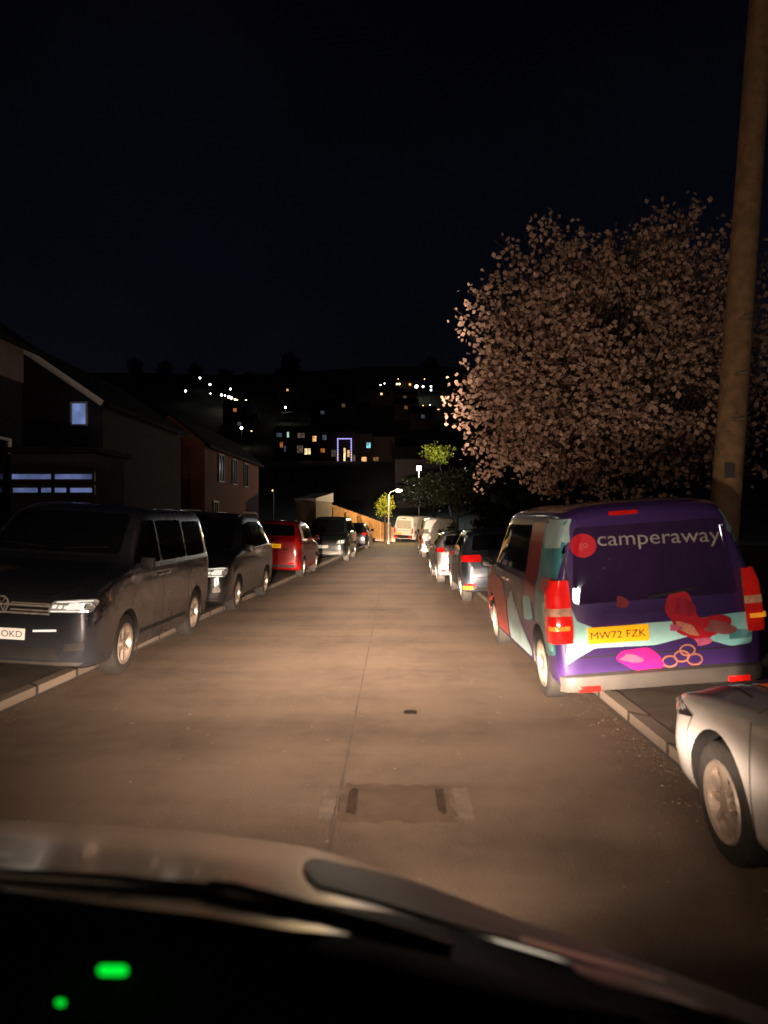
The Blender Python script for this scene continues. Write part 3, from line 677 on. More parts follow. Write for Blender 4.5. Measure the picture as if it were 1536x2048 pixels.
def small_white_van():
    L, W, H = 4.1, 1.72, 1.76
    v = Vehicle('parked_van', 'small cream white van with flat rear doors and roof bar beyond the silver car', 'van', van_keys(L, W, H, hood=1.06, nose=.80, w0=.9, w1=1.6), L, W, (.85, 3.4), .31,
                paint('cream', (.70, .65, .56), .0, .4), (2.02, 34.3 + L / 2, .04), R(1), -R(2), spokes=6)
    v.patch('rear_light_panel', [(.30, 1.28), (.66, 1.28), (.66, 1.34), (.30, 1.34)], 'R', M_BLACK, off=.006)
    v.seam([(0, .40), (0, 1.5)], 'R', .014); v.seam([(-.74, .44), (.74, .44)], 'R', .02)
    v.both('tail_light', [(.72, .62), (.83, .62), (.82, 1.0), (.73, 1.0)], 'R', M_RED, off=.01, rnd=.02)
    v.patch('rear_bumper', [(-.80, .32), (.80, .32), (.80, .42), (-.80, .42)], 'R', M_WHITE, off=.02)
    v.patch('indicator_lens', [(-.82, .45), (-.66, .45), (-.66, .60), (-.82, .60)], 'R', M_LENSB, off=.014, rnd=.03)
    v.plate(.15, .56, 'R', M_PLY, 'BX09 TLC')
    y_ = lambda s: L / 2 - s
    side_glass(v, ([(y_(1.2), 1.02), (y_(2.0), 1.02), (y_(2.0), 1.45), (y_(1.6), 1.42)],))
    v.both('side_stripe', [(y_(2.2), .75), (y_(3.9), .75), (y_(3.9), .95), (y_(2.2), .95)], 'L', mat('maroon stripe', (.16, .02, .015), .4), off=.005)
    v.mirror(y_(1.25), 1.04, M_BLACK)
    bm = bmesh.new()
    for s_ in (2.0, 3.4):
        tube(bm, [(-.62, y_(s_), 1.62), (-.62, y_(s_), 1.74), (.62, y_(s_), 1.74), (.62, y_(s_), 1.62)], .018, 8)
    bmo('roof_bar', bm, M_BLACK, v.root)
small_white_van()

def far_white_van():
    L, W, H = 4.9, 1.80, 1.95
    a = -R(34)
    loc = PT(806, 1088, 57); loc = Vector((loc.x, loc.y, -.02)) + Vector((math.sin(-a), math.cos(a), 0)) * (L / 2)
    v = Vehicle('parked_van', 'white panel van with yellow plate angled across the end of the road', 'van', van_keys(L, W, H), L, W, (.9, 4.1), .33,
                paint('white', (.72, .68, .64), .0, .4), loc, a, R(3), spokes=6, lean=.06)
    v.patch('rear_window', [(-.66, 1.0), (.66, 1.0), (.62, 1.60), (-.62, 1.60)], 'R', mat('frosted blank pane', (.42, .40, .34), .25, coat=.5), off=.006, rnd=.08)
    v.patch('rear_step', [(-.80, .30), (.80, .30), (.80, .52), (-.80, .52)], 'R', M_BLACK, off=.02, rnd=.03)
    v.patch('brake_light', [(-.18, 1.72), (.18, 1.72), (.18, 1.77), (-.18, 1.77)], 'R', M_SEAL, off=.012)
    v.both('tail_light', [(.70, .66), (.84, .66), (.84, 1.05), (.72, 1.05)], 'R', M_RED, off=.012, rnd=.02)
    v.both('bumper_reflector', [(.5, .34), (.8, .34), (.8, .44), (.5, .44)], 'R', M_RED, off=.035)
    v.seam([(-.74, .86), (.74, .86)], 'R', .02)
    v.plate(-.42, .62, 'R', M_PLY, 'YP15 KGM')
    y_ = lambda s: L / 2 - s
    side_glass(v, ([(y_(1.2), 1.18), (y_(2.1), 1.18), (y_(2.1), 1.66), (y_(1.7), 1.66)],))
    v.both('fuel_flap', [(y_(3.9), .72), (y_(4.4), .72), (y_(4.4), .98), (y_(3.9), .98)], 'L', M_SEAL, off=.006)
    v.mirror(y_(1.25), 1.18, M_BLACK)
far_white_van()

def near_white_car():
    L, W, H = 4.2, 1.76, 1.38
    v = Vehicle('parked_car', 'white car with alloy wheel half on the kerb, cut off by the right edge', 'car', car_keys(L, W, H, hood=.93, nose=.70, w0=1.25, w1=2.05), L, W, (.82, 3.45), .315,
                paint('white gloss', (.60, .59, .58), .0, .3), (2.60, 4.85 - L / 2, .055), R(1.0), -R(3.6), spokes=8)
    dress_front(v, (.46, .86), .58, .70, .5, (.98, 1.36, .70, .60))
    y_ = lambda s: L / 2 - s
    v.both('indicator_lens', [(y_(.10), .67), (y_(.20), .69), (y_(.20), .70), (y_(.10), .685)], 'L', M_AMBER, off=.008)
    v.both('side_window', [(y_(1.65), .98), (y_(2.4), 1.0), (y_(2.4), 1.30), (y_(2.1), 1.28)], 'L', M_GLASS, off=.005, rnd=.05)
    v.both('side_window', [(y_(2.48), 1.0), (y_(3.2), 1.02), (y_(3.0), 1.28), (y_(2.18), 1.30)], 'L', M_GLASS, off=.005, rnd=.05)
    for q in (1.2, 2.14): v.seam([(y_(q), .30), (y_(q), .98)], 'L')
    v.seam([(y_(.46), .30), (y_(.42), .58), (y_(.50), .70)], 'L')
    v.mirror(y_(1.85), .98, MATS['paint white gloss']); v.handle(y_(2.0), .86)
    for sx in (-1, 1): v.seam([(sx * .60, y_(.25)), (sx * .72, y_(.95))], 'T')
near_white_car()

# ------------------------------------------------------------------ ground, road, pavements
def kl(y): return -3.9 + .0416 * y
def kr(y): return 2.02 - .0117 * (y - 7)
ys = [-20 + 2 * k for k in range(36)]      # -20 .. 50
def sheet(name, left, right, z, m, nx=1, kind='structure'):
    bm = bmesh.new(); prev = None
    for y in ys:
        row = [bm.verts.new((left(y) + (right(y) - left(y)) * k / nx, y, z)) for k in range(nx + 1)]
        if prev:
            for k in range(nx): bm.faces.new((prev[k], prev[k + 1], row[k + 1], row[k]))
        prev = row
    return tag(bmo(name, bm, m), kind=kind)
sheet('road', kl, kr, 0, M_ASPH)
def strip_solid(name, x0, x1, z0, z1, m):
    bm = bmesh.new(); prev = None
    for y in ys:
        row = [bm.verts.new(p) for p in ((x0(y), y, z0), (x0(y), y, z1), (x1(y), y, z1), (x1(y), y, z0))]
        if prev:
            for k in range(3): bm.faces.new((prev[k], prev[k + 1], row[k + 1], row[k]))
        else: bm.faces.new(row)
        prev = row
    bm.faces.new(prev)
    bmesh.ops.recalc_face_normals(bm, faces=bm.faces[:])
    return tag(bmo(name, bm, m), kind='structure')
strip_solid('kerb', lambda y: kl(y) - .14, kl, -.05, .115, M_KERB)
strip_solid('kerb', kr, lambda y: kr(y) + .14, -.05, .115, M_KERB)
strip_solid('pavement', lambda y: kl(y) - 2.0, lambda y: kl(y) - .14, -.05, .110, M_PAVE)
strip_solid('pavement', lambda y: kr(y) + .14, lambda y: kr(y) + 1.75, -.05, .110, M_PAVE)
bm = bmesh.new(); bm.faces.new([bm.verts.new(p) for p in ((-40, 50, -.004), (40, 50, -.004), (40, 57.5, -.004), (-40, 57.5, -.004))])
tag(bmo('cross_road', bm, mat('worn asphalt', (.12, .10, .075), .85, var=.3, scale=2, bump=.3, bscale=80)), kind='structure')
# terrain: flat street, then the hillside opposite
HY = [-60, 57, 62, 75, 110, 150, 220, 300, 350, 420, 600, 1200]; HZ = [-.03, -.03, .1, 1.2, 6, 11, 23, 50, 66, 80, 84, 70]
def hill(x, y):
    z = float(pchip(HY, HZ, np.array([min(y, 1190.)]))[0])
    k = min(1, max(0, (y - 62) / 60))
    return z + k * (3.5 * math.sin(x * .02 + 1) + 2 * math.sin(x * .047 + y * .02)) * .5
bm = bmesh.new()
gy = list(np.linspace(-60, 56, 12)) + list(np.linspace(58, 150, 20)) + list(np.linspace(156, 420, 34)) + list(np.linspace(450, 1190, 12))
gx = list(np.linspace(-600, -170, 12)) + list(np.linspace(-150, 150, 41)) + list(np.linspace(170, 600, 12))
grid = [[bm.verts.new((x, y, hill(x, y))) for x in gx] for y in gy]
for a, b in zip(grid[:-1], grid[1:]):
    for k in range(len(gx) - 1): bm.faces.new((a[k], a[k + 1], b[k + 1], b[k]))
tag(bmo('ground', bm, M_HILL, smooth=True), kind='structure')
# asphalt repairs, joint, covers
def ragged(name, cx, cy, sx, sy, z=.004, m=M_PATCH, rag=.05, n=10):
    bm = bmesh.new(); pts = []
    for (x0, y0), (x1, y1) in zip(((-1, -1), (1, -1), (1, 1), (-1, 1)), ((1, -1), (1, 1), (-1, 1), (-1, -1))):
        for k in range(n):
            t = k / n; pts.append((cx + (x0 + (x1 - x0) * t) * sx / 2 + random.uniform(-rag, rag) * min(1, sx), cy + (y0 + (y1 - y0) * t) * sy / 2 + random.uniform(-rag, rag)))
    bm.faces.new([bm.verts.new((x, y, z)) for x, y in pts])
    return tag(bmo(name, bm, m), kind='structure')
M_PATCHL = mat('faded asphalt repair', (.105, .080, .061), .85, var=.3, scale=4, bump=.4, bscale=120)
for cx, cy, sx, sy in ((-.6, 21.2, 4.6, .9), (-.5, 25.2, 4.2, 1.1), (-.6, 29.5, 3.8, 1.6), (-.3, 36, 3.6, 2.2)):
    ragged('asphalt_patch', cx, cy, sx, sy, m=M_PATCHL)
ragged('road_joint', -.36, 16, .018, 34, .0045, M_PATCHL, .012, 60)
M_IRON = mat('cast iron', (.035, .022, .014), .6, .5, var=.4, scale=12); M_LID = mat('tarmac filled lid', (.105, .072, .050), .8, var=.25, scale=6, bump=.3, bscale=90)
def cover(name, x, y, sx, sy, label, slots=True):
    root = tag(empty(name, (x, y, 0)), label, 'utility cover')
    bm = bmesh.new(); rp_ = rounded([(-sx / 2, -sy / 2), (sx / 2, -sy / 2), (sx / 2, sy / 2), (-sx / 2, sy / 2)], sx * .2, 6)
    bm.faces.new([bm.verts.new((a + random.gauss(0, .012), b + random.gauss(0, .012), .005)) for a, b in rp_]); bmo('lid', bm, M_LID if slots else M_IRON, root)
    if slots:
        for k in (-1, 1):
            bm = bmesh.new(); bmesh.ops.create_circle(bm, cap_ends=True, segments=18, radius=1, matrix=Matrix.Translation((k * sx * .46, .02, .0068)) @ Matrix.Diagonal((.035, sy * .34, 1, 1))); bmo('lifting_slot', bm, mat('rusty slot', (.030, .015, .007), .9, var=.4, scale=20), root)
ragged('asphalt_patch', .01, 4.86, .70, .64, .004, M_LID, .035)
M_RUST = mat('rusty slot', (.040, .020, .010), .9, var=.5, scale=20)
for px_ in (-.27, .29): ragged('asphalt_patch', px_, 4.88, .055, .42, .008, M_RUST, .035)
for px_ in (-.42, .43): ragged('asphalt_patch', px_, 4.85, .10, .55, .005, mat('pale worn tarmac', (.155, .118, .089), .85, var=.25, scale=9), .04)
cover('stopcock_cover', .14, 7.1, .12, .12, 'small dark stopcock cover in the road by the purple van', False)

# fallen petals and grit along the gutters
bm = bmesh.new()
for k in range(5200):
    y = random.uniform(3, 26); side = random.random()
    if side < .62: x = kr(y) - abs(random.gauss(0, .16)) - .01
    elif side < .8: x = kl(y) + abs(random.gauss(0, .16)) + .01
    else: x = random.uniform(kl(y) + .1, kr(y) - .1)
    sz = random.uniform(.004, .016); a = random.random() * 6.28; z = .006 + random.random() * .004
    bm.faces.new([bm.verts.new((x + sz * math.cos(a + q), y + sz * math.sin(a + q) * (1 if q % 3 else .7), z + random.uniform(0, .006))) for q in (0, 1.57, 3.14, 4.71)])
tag(bmo('gutter_litter', bm, mat('petals and grit', (.10, .07, .05), .9, scale=9, col2=(.42, .32, .26))), kind='stuff')

# ------------------------------------------------------------------ foliage
def leaf_quad(bm, p, s, rng=random, aspect=1.0):
    a = Vector((rng.gauss(0, 1), rng.gauss(0, 1), rng.gauss(0, 1))).normalized()
    b = a.orthogonal().normalized(); b = Matrix.Rotation(rng.random() * 6.28, 3, a) @ b; c = a.cross(b)
    b *= s; c *= s * aspect
    bm.faces.new([bm.verts.new(p + q) for q in (b, c * .8, -b, -c * .8)])

def branch_tree(name, label, base, crown_c, rad, n_limb, n_tw, n_leaf, ls, leafmat, trunk_r, group=None, spread=.16, cat='tree', sprays=(), clumpy=False):
    root = tag(empty(name, base), label, cat, group); base = Vector(base); cc = Vector(crown_c) - base
    bm = bmesh.new(); fork = Vector((cc.x * .25, cc.y * .25, max(.6, cc.z - rad[2] * .95)))
    tube(bm, [(0, 0, -.1), fork * .35, fork * .7 + Vector((trunk_r * .4, 0, 0)), fork], [trunk_r * 1.25, trunk_r, trunk_r * .85, trunk_r * .75], 10)
    tips = []
    for i in range(n_limb):
        while True:
            q = Vector((random.uniform(-1, 1), random.uniform(-1, 1), random.uniform(-.9, 1)))
            if .45 < q.length < 1: break
        e = cc + Vector((q.x * rad[0], q.y * rad[1], q.z * rad[2])) * .78
        m1 = fork.lerp(e, .4) + Vector((random.uniform(-.2, .2), random.uniform(-.2, .2), .35)) * rad[2] * .25
        tube(bm, [fork, m1, e], [trunk_r * .5, trunk_r * .28, trunk_r * .08], 6)
        tips.append((m1, e))
    tw = []
    for i in range(n_tw):
        m1, e = random.choice(tips); t = random.random(); s_ = m1.lerp(e, .3 + .7 * t)
        while True:
            q = Vector((random.uniform(-1, 1), random.uniform(-1, 1), random.uniform(-1, 1)))
            if .2 < q.length < 1: break
        q = q.normalized() * (random.random() ** .38)
        wob = 1 + .16 * noise.noise(q.normalized() * 2.3 + Vector((3, 1, 7))) * 2
        e2 = cc + Vector((q.x * rad[0], q.y * rad[1], q.z * rad[2])) * wob
        s2 = s_.lerp(e2, max(0, 1 - 1.1 / max(1.1, (e2 - s_).length)))
        tw.append((s2, e2))
        if i % 2 == 0: tube(bm, [s2, s2.lerp(e2, .5) + Vector((0, 0, .05)), e2], [.012, .008, .004], 4, False)
    bmo('trunk', bm, M_BARK, root, True, 60)
    bm = bmesh.new()
    per = max(1, n_leaf // n_tw)
    for s2, e2 in tw:
        for k in range(per):
            t = random.random() ** .7
            p = s2.lerp(e2, t) + Vector((random.gauss(0, spread), random.gauss(0, spread), random.gauss(0, spread)))
            if clumpy and noise.noise((p + base) * 1.5) < -.16 + random.uniform(-.1, .1): continue
            for _ in range(2): leaf_quad(bm, p, ls * random.uniform(.6, 1.25))
    for px, py, ln in sprays:
        p = PT(px, py, base.y - .4) - base
        for k in range(110):
            t = random.random(); c_ = p.lerp(cc, .35 * t)
            leaf_quad(bm, c_ + Vector((random.gauss(0, .05 + .14 * t), random.gauss(0, .1), random.uniform(0, ln * (1 - t)))), ls * random.uniform(.6, 1.2))
    bmo('crown', bm, leafmat, root)
    return root

def leafmat(name, c1, c2, rough=.6):
    m = mat(name, c1, rough, scale=9, col2=c2)
    return m
M_BLOS = leafmat('blossom petals', (.29, .18, .135), (.54, .37, .285))
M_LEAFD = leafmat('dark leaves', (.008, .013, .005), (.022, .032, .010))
M_LEAFG = leafmat('lit leaves', (.16, .19, .010), (.34, .36, .02))  # lamplit tone put into the leaf colour itself
cc = PT(1232, 735, 13.5)
bt = branch_tree('blossom_tree', 'pale pink blossom tree in flower behind the purple van', (4.4, 13.8, .1), cc, (3.02, 2.5, 2.55), 28, 2900, 40000, .047, M_BLOS, .14, spread=.10, clumpy=True, sprays=((950, 1000, .5), (965, 960, .5), (1100, 985, .4), (1180, 990, .35), (1075, 1000, .3), (930, 930, .4), (1095, 445, .3), (1155, 465, .25), (1330, 430, .4), (1400, 420, .4), (1450, 480, .5), (1490, 560, .5), (1510, 700, .5), (1480, 880, .4)))
# foliage lit by the floodlight, bushes, shrub round the lamp post
def bush(name, label, c, rad, n, ls, m, group=None, base=None, cat='bush', lump=.35):
    root = tag(empty(name, base or (c[0], c[1], c[2] - rad[2])), label, cat, group); o = Vector(root.location)
    bm = bmesh.new(); seed = Vector((random.random() * 9, random.random() * 9, 0))
    for k in range(n):
        q = Vector((random.gauss(0, 1), random.gauss(0, 1), random.gauss(0, 1))).normalized()
        rr = random.random() ** .3 * (1 + lump * noise.noise(q * 2 + seed) * 2)
        leaf_quad(bm, Vector(c) - o + Vector((q.x * rad[0], q.y * rad[1], q.z * rad[2])) * rr, ls * random.uniform(.6, 1.3))
    bmo('foliage', bm, m, root)
    bm = bmesh.new(); h = Vector(c) - o
    tube(bm, [(0, 0, -.2), h * .5, h], [.06 + rad[0] * .03, .05 + rad[0] * .02, .02], 6)
    bmo('stem', bm, M_BARK, root)
    return root
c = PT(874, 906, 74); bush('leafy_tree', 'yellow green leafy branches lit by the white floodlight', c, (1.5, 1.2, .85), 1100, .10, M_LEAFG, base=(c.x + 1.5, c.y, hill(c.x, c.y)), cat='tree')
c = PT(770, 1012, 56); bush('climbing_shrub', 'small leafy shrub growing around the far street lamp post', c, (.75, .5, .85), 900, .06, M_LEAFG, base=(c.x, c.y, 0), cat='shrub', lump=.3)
for px, py, d, r_, lab in ((868, 980, 66, (2.7, 2, 1.5), 'dark rounded bush below the white floodlight'), (1005, 1008, 40, (1.5, 1.6, 1.5), 'dark bush beneath the left edge of the blossom tree, left of the hedge'), (915, 975, 62, (2.2, 2, 1.5), 'dark bush crest behind the white vans'), (1075, 1025, 26, (1.2, 1.4, 1.3), 'dark hedge bush behind the blue car')):
    c = PT(px, py, d); bush('bush', lab, c, r_, 2600, .13, M_LEAFD, base=(c.x, c.y, max(0, hill(c.x, c.y))))
# hedges behind the pavements
def hedge(name, label, x0, y0, x1, y1, w, h, n):
    root = tag(empty(name, ((x0 + x1) / 2, (y0 + y1) / 2, 0)), label, 'hedge'); o = Vector(root.location); bm = bmesh.new()
    for k in range(n):
        t = random.random(); a, b = random.uniform(-1, 1), random.random()
        if random.random() < .5: a = math.copysign(1, a) * random.uniform(.85, 1.05)
        else: b = random.uniform(.9, 1.06)
        leaf_quad(bm, Vector((x0 + (x1 - x0) * t + a * w / 2, y0 + (y1 - y0) * t, b * h)) - o, .07 * random.uniform(.6, 1.3))
    bmo('foliage', bm, M_LEAFD, root)
    bm = bmesh.new(); d = Vector((x1 - x0, y1 - y0, 0)); box(bm, (0, 0, h * .45), (w * .8, d.length, h * .9), math.atan2(-d.x, d.y)); bmo('inner_branches', bm, M_BARK, root)
hedge('hedge', 'dark hedge behind the right pavement under the blossom tree', 4.2, 10, 3.7, 34, .7, 1.6, 5000)
hedge('hedge', 'dark hedge in the front gardens on the left', -6.4, 10, -5.6, 30, .7, 1.4, 5000)

# telegraph pole
pb, ptp = PT(1452, 1000, 8.3), PT(1528, -60, 8.3); dirp = (ptp - pb) / (ptp.z - pb.z)
b0 = pb - dirp * (pb.z - .1)
root = tag(empty('telegraph_pole', b0), 'brown wooden telegraph pole leaning at the right edge beside the purple van', 'utility pole')
bm = bmesh.new(); tube(bm, [dirp * z for z in (-.3, 2, 4, 6, 8.2)], [.165, .155, .145, .135, .125], 20); bmo('pole', bm, M_WOODP, root, True, 60)
for py in (645, 755, 845):
    z = CH - (py - VY) * 8.3 / F - .1; p = dirp * z
    bm = bmesh.new(); tube(bm, [p + Vector((-.06, -.12, 0)), p + Vector((-.05, -.21, .01)), p + Vector((.04, -.21, .02))], .009, 6); bmo('step_bolt', bm, M_STEEL, root)
bm = bmesh.new(); box(bm, dirp * 2.2 + Vector((-.05, -.158, 0)), (.11, .008, .16)); bmo('number_tag', bm, M_GREYP, root)

# ------------------------------------------------------------------ houses on the left
def win(name, x0, x1, z0, z1, y, m, parent, face='y', frame=M_WHITE, mull=1, off=1):
    """window in plane y (facing -y) or plane x=y (facing +x)"""
    f = bmesh.new(); p = bmesh.new(); t = .05
    def bx(b, u0, u1, v0, v1, d0, d1):
        if face == 'y': box(b, ((u0 + u1) / 2, y - (d0 + d1) / 2, (v0 + v1) / 2), (u1 - u0, d1 - d0, v1 - v0))
        else: box(b, (y + (d0 + d1) / 2, (u0 + u1) / 2, (v0 + v1) / 2), (d1 - d0, u1 - u0, v1 - v0))
    bx(f, x0 - t, x1 + t, z0 - t, z0, .002, .06); bx(f, x0 - t, x1 + t, z1, z1 + t, .002, .06)
    bx(f, x0 - t, x0, z0, z1, .002, .06); bx(f, x1, x1 + t, z0, z1, .002, .06)
    for k in range(1, mull + 1): c = x0 + (x1 - x0) * k / (mull + 1); bx(f, c - .02, c + .02, z0, z1, .025, .055)
    fo = bmo(name, f, frame, parent); bx(p, x0, x1, z0, z1, .005, .02); bmo('pane', p, m, fo)
    return fo

def house(name, label, x0, x1, y0, y1, zg, eave, ridge, axis, wm, group=None, cat='house', over=.3):
    """gable roof, ridge along axis ('x' or 'y'); returns root with local origin at ground centre"""
    cx, cy = (x0 + x1) / 2, (y0 + y1) / 2
    root = tag(empty(name, (cx, cy, zg)), label, cat, group)
    hx, hy = (x1 - x0) / 2, (y1 - y0) / 2; e, r = eave - zg, ridge - zg
    bm = bmesh.new()
    if axis == 'y': prof = [(-hx, -.5), (hx, -.5), (hx, e), (0, r), (-hx, e)]; mk = lambda u, w, z: (u, w, z); hw = hy
    else: prof = [(-hy, -.5), (hy, -.5), (hy, e), (0, r), (-hy, e)]; mk = lambda u, w, z: (w, u, z); hw = hx
    a = [bm.verts.new(mk(u, -hw, z)) for u, z in prof]; b = [bm.verts.new(mk(u, hw, z)) for u, z in prof]
    bm.faces.new(a); bm.faces.new(b[::-1])
    for k in range(5): bm.faces.new((a[k], b[k], b[(k + 1) % 5], a[(k + 1) % 5]))
    bmesh.ops.recalc_face_normals(bm, faces=bm.faces[:]); bmo('wall', bm, wm, root)
    bm = bmesh.new(); hu = hx if axis == 'y' else hy; sl = (r - e) / hu
    for s_ in (-1, 1):
        q = []
        for w in (-hw - over, hw + over):
            for u, dz in ((0, .02), (hu + over, .02), (hu + over, .14), (0, .14)):
                q.append(bm.verts.new(mk(s_ * u, w, r - sl * u + dz)))
        bm.faces.new(q[:4]); bm.faces.new(q[4:][::-1])
        for k in range(4): bm.faces.new((q[k], q[4 + k], q[4 + (k + 1) % 4], q[(k + 1) % 4]))
    bmesh.ops.recalc_face_normals(bm, faces=bm.faces[:]); bmo('roof', bm, M_ROOF, root)
    return root, Vector((cx, cy, zg))

M_BLUE = glowv('cold blue room light', (.26, .34, .75), .42)
M_BLUED = glow('dim cold room light', (.25, .29, .55), .30)
# nearest house: pale cladding upstairs, porch with cold-lit panes
h1, o1 = house('house', 'pale rendered house at the left edge with blue lit porch window', -14, -7.6, 5, 15.7, .2, 5.3, 7.6, 'y', M_RENDERD)
bm = bmesh.new(); box(bm, (3.225, 0, 4.72), (.05, 10.6, .78)); bmo('cladding', bm, M_RENDER, h1)
for y in (13.2, 14.6): win('window', y - o1.y - .5, y - o1.y + .5, 1.0, 3.1, 3.2, M_DARKWIN, h1, 'x')
bm = bmesh.new(); box(bm, (-6.75 - o1.x, 15.9 - o1.y, 1.4), (1.75, 1.6, 2.9)); bmo('porch', bm, M_RENDERD, h1)
bm = bmesh.new(); box(bm, (-6.75 - o1.x, 15.9 - o1.y, 2.92), (2.0, 1.9, .1)); bmo('porch_roof', bm, M_ROOF, h1)
for (a, b, z0, z1) in ((-7.50, -6.72, 2.30, 2.40), (-6.66, -5.92, 2.30, 2.40), (-7.48, -6.98, 2.04, 2.13), (-6.93, -6.72, 2.04, 2.13), (-6.66, -6.42, 2.04, 2.13), (-6.36, -5.92, 2.04, 2.13)):
    win('porch_window', a - o1.x, b - o1.x, z0 + .05, z1 + .05, 15.1 - o1.y, M_BLUE, h1, 'y', frame=M_BLACK, mull=0)
# gable house with bluish bedroom window
h2, o2 = house('house', 'dark gable house with one blue lit bedroom window and pale verge', -13.2, -8.35, 22, 30, .2, 5.1, 6.75, 'y', M_BRICKD)
win('window', -9.00 - o2.x, -8.62 - o2.x, 4.40 - .2, 4.98 - .2, -4.5, glowv('bedroom light', (.28, .40, .85), .55), h2, mull=0)
win('window', -10.6 - o2.x, -9.6 - o2.x, 1.0, 2.2, -4.5, M_DARKWIN, h2)
bm = bmesh.new(); sl = (6.75 - 5.1) / 2.425; hx = 2.425
for s_ in (-1, 1):
    for k in range(1):
        a = Vector((0, -4.83, 6.55 + .0)); b = Vector((s_ * (hx + .3), -4.83, 6.55 - sl * (hx + .3)))
        m_ = (a + b) / 2; ang = math.atan2(b.z - a.z, b.x - a.x); box(bm, m_ + Vector((0, 0, .05)), ((b - a).length, .04, .17), Matrix.Rotation(-ang, 4, 'Y'))
bmo('bargeboard', bm, M_WHITE, h2)
# red brick house
h3, o3 = house('house', 'red brick house beyond the gable house on the left', -11.2, -8.15, 33, 46, .2, 5.0, 6.2, 'y', M_BRICKR)
for y in (36, 39, 42): win('window', y - o3.y - .5, y - o3.y + .5, 3.3, 4.5, 1.525, M_DARKWIN, h3, 'x', frame=M_BLACK)
win('window', 34.5 - o3.y, 35.3 - o3.y, 1.0, 2.3, 1.525, M_DARKWIN, h3, 'x', frame=M_GREYP)
# low garden wall
bm = bmesh.new(); d = Vector((kl(40) - kl(6), 34)); box(bm, (0, 0, .35), (.22, 34, .75)); box(bm, (0, 0, .755), (.28, 34.05, .06))
w = tag(bmo('garden_wall', bm, M_BRICKD), 'low dark brick wall along the front gardens on the left', 'wall'); w.location = (kl(23) - 2.15, 23, .05); w.rotation_euler.z = -math.atan2(d.x, d.y)
# white roofed outbuilding, timber fence, stone wall at the junction
ob = tag(empty('outbuilding', (PT(628, 1030, 47).x, 47.8, 1.2)), 'small pale flat roofed outbuilding at the end of the fence', 'outbuilding')
p0, p1, p2 = PT(592, 1003, 47), PT(632, 1003, 46.4), PT(664, 995, 49.5); q1, q2 = PT(632, 1003, 46.4), PT(664, 988, 49.5)
bm = bmesh.new(); o = Vector(ob.location)
def quadprism(pts, h0, h1):
    lo = [bm.verts.new(Vector((p[0], p[1], h0)) - o) for p in pts]; hi = [bm.verts.new(Vector((p[0], p[1], hh)) - o) for p, hh in zip(pts, h1)]
    bm.faces.new(lo[::-1]); bm.faces.new(hi)
    for k in range(4): bm.faces.new((lo[k], lo[(k + 1) % 4], hi[(k + 1) % 4], hi[k]))
back = Vector((p2.x + p0.x - p1.x, p2.y + .6))
foot = [p0.xy, p1.xy, p2.xy, back]
quadprism(foot, .9, [p1.z, p1.z, p1.z + .42, p1.z + .42]); bmo('wall', bm, mat('pale blockwork', (.42, .36, .29), .9, var=.2, scale=2, bump=.3), ob)
bm = bmesh.new()
cen = (Vector(foot[0]) + Vector(foot[2])) / 2
big = [cen + (Vector(f) - cen) * 1.08 for f in foot]
quadprism(big, p1.z + .02, [p1.z + .2, p1.z + .2, p1.z + .62, p1.z + .62])
for v in bm.verts[:4]: pass
bmo('roof', bm, mat('white roof edge', (.48, .47, .46), .6, var=.1), ob)
M_TIMBER = mat('fence timber', (.50, .27, .10), .85, var=.3, scale=5, bump=.3)
fa, fb = PT(664, 1050, 50.5), PT(781, 1084, 58.2); fa.z = PT(664, 1050, 50.5).z; fb.z = .0
fr = tag(empty('timber_fence', (fa + fb) / 2), 'orange lit close boarded timber fence sloping down to the junction', 'fence'); o = Vector(fr.location)
n = 44; bm = bmesh.new(); dv = (fb - fa); along = Vector((dv.x, dv.y, 0)); ang = math.atan2(along.y, along.x)
for k in range(n):
    t = (k + .5) / n; p = fa.lerp(fb, t) - o; hgt = 1.45 - .12 * t + random.uniform(-.015, .015)
    box(bm, p + Vector((0, 0, hgt / 2 - .1)), (along.length / n * .94, .025 + .008 * (k % 2), hgt), ang)
bmo('boards', bm, M_TIMBER, fr)
for k in range(6):
    t = k / 5; p = fa.lerp(fb, t) - o; bm = bmesh.new(); box(bm, p + Vector((math.sin(ang), -math.cos(ang), 0)) * .07 + Vector((0, 0, .5)), (.1, .1, 1.2), ang); bmo('post', bm, M_TIMBER, fr)
sw = tag(empty('stone_wall', (PT(765, 1085, 57).x, 58.4, 0)), 'rough stone wall beside the far lamp post', 'wall')
bm = bmesh.new(); box(bm, (0, 0, .7), (1.25, .4, 1.5), bev=.04); bmo('wall', bm, M_STONE, sw)
bm = bmesh.new(); box(bm, (.8, -.1, .5), (.3, .3, 1.1), bev=.03); bmo('gate_pier', bm, mat('pale stone', (.34, .27, .2), .9, var=.3, scale=6, bump=.4), sw)

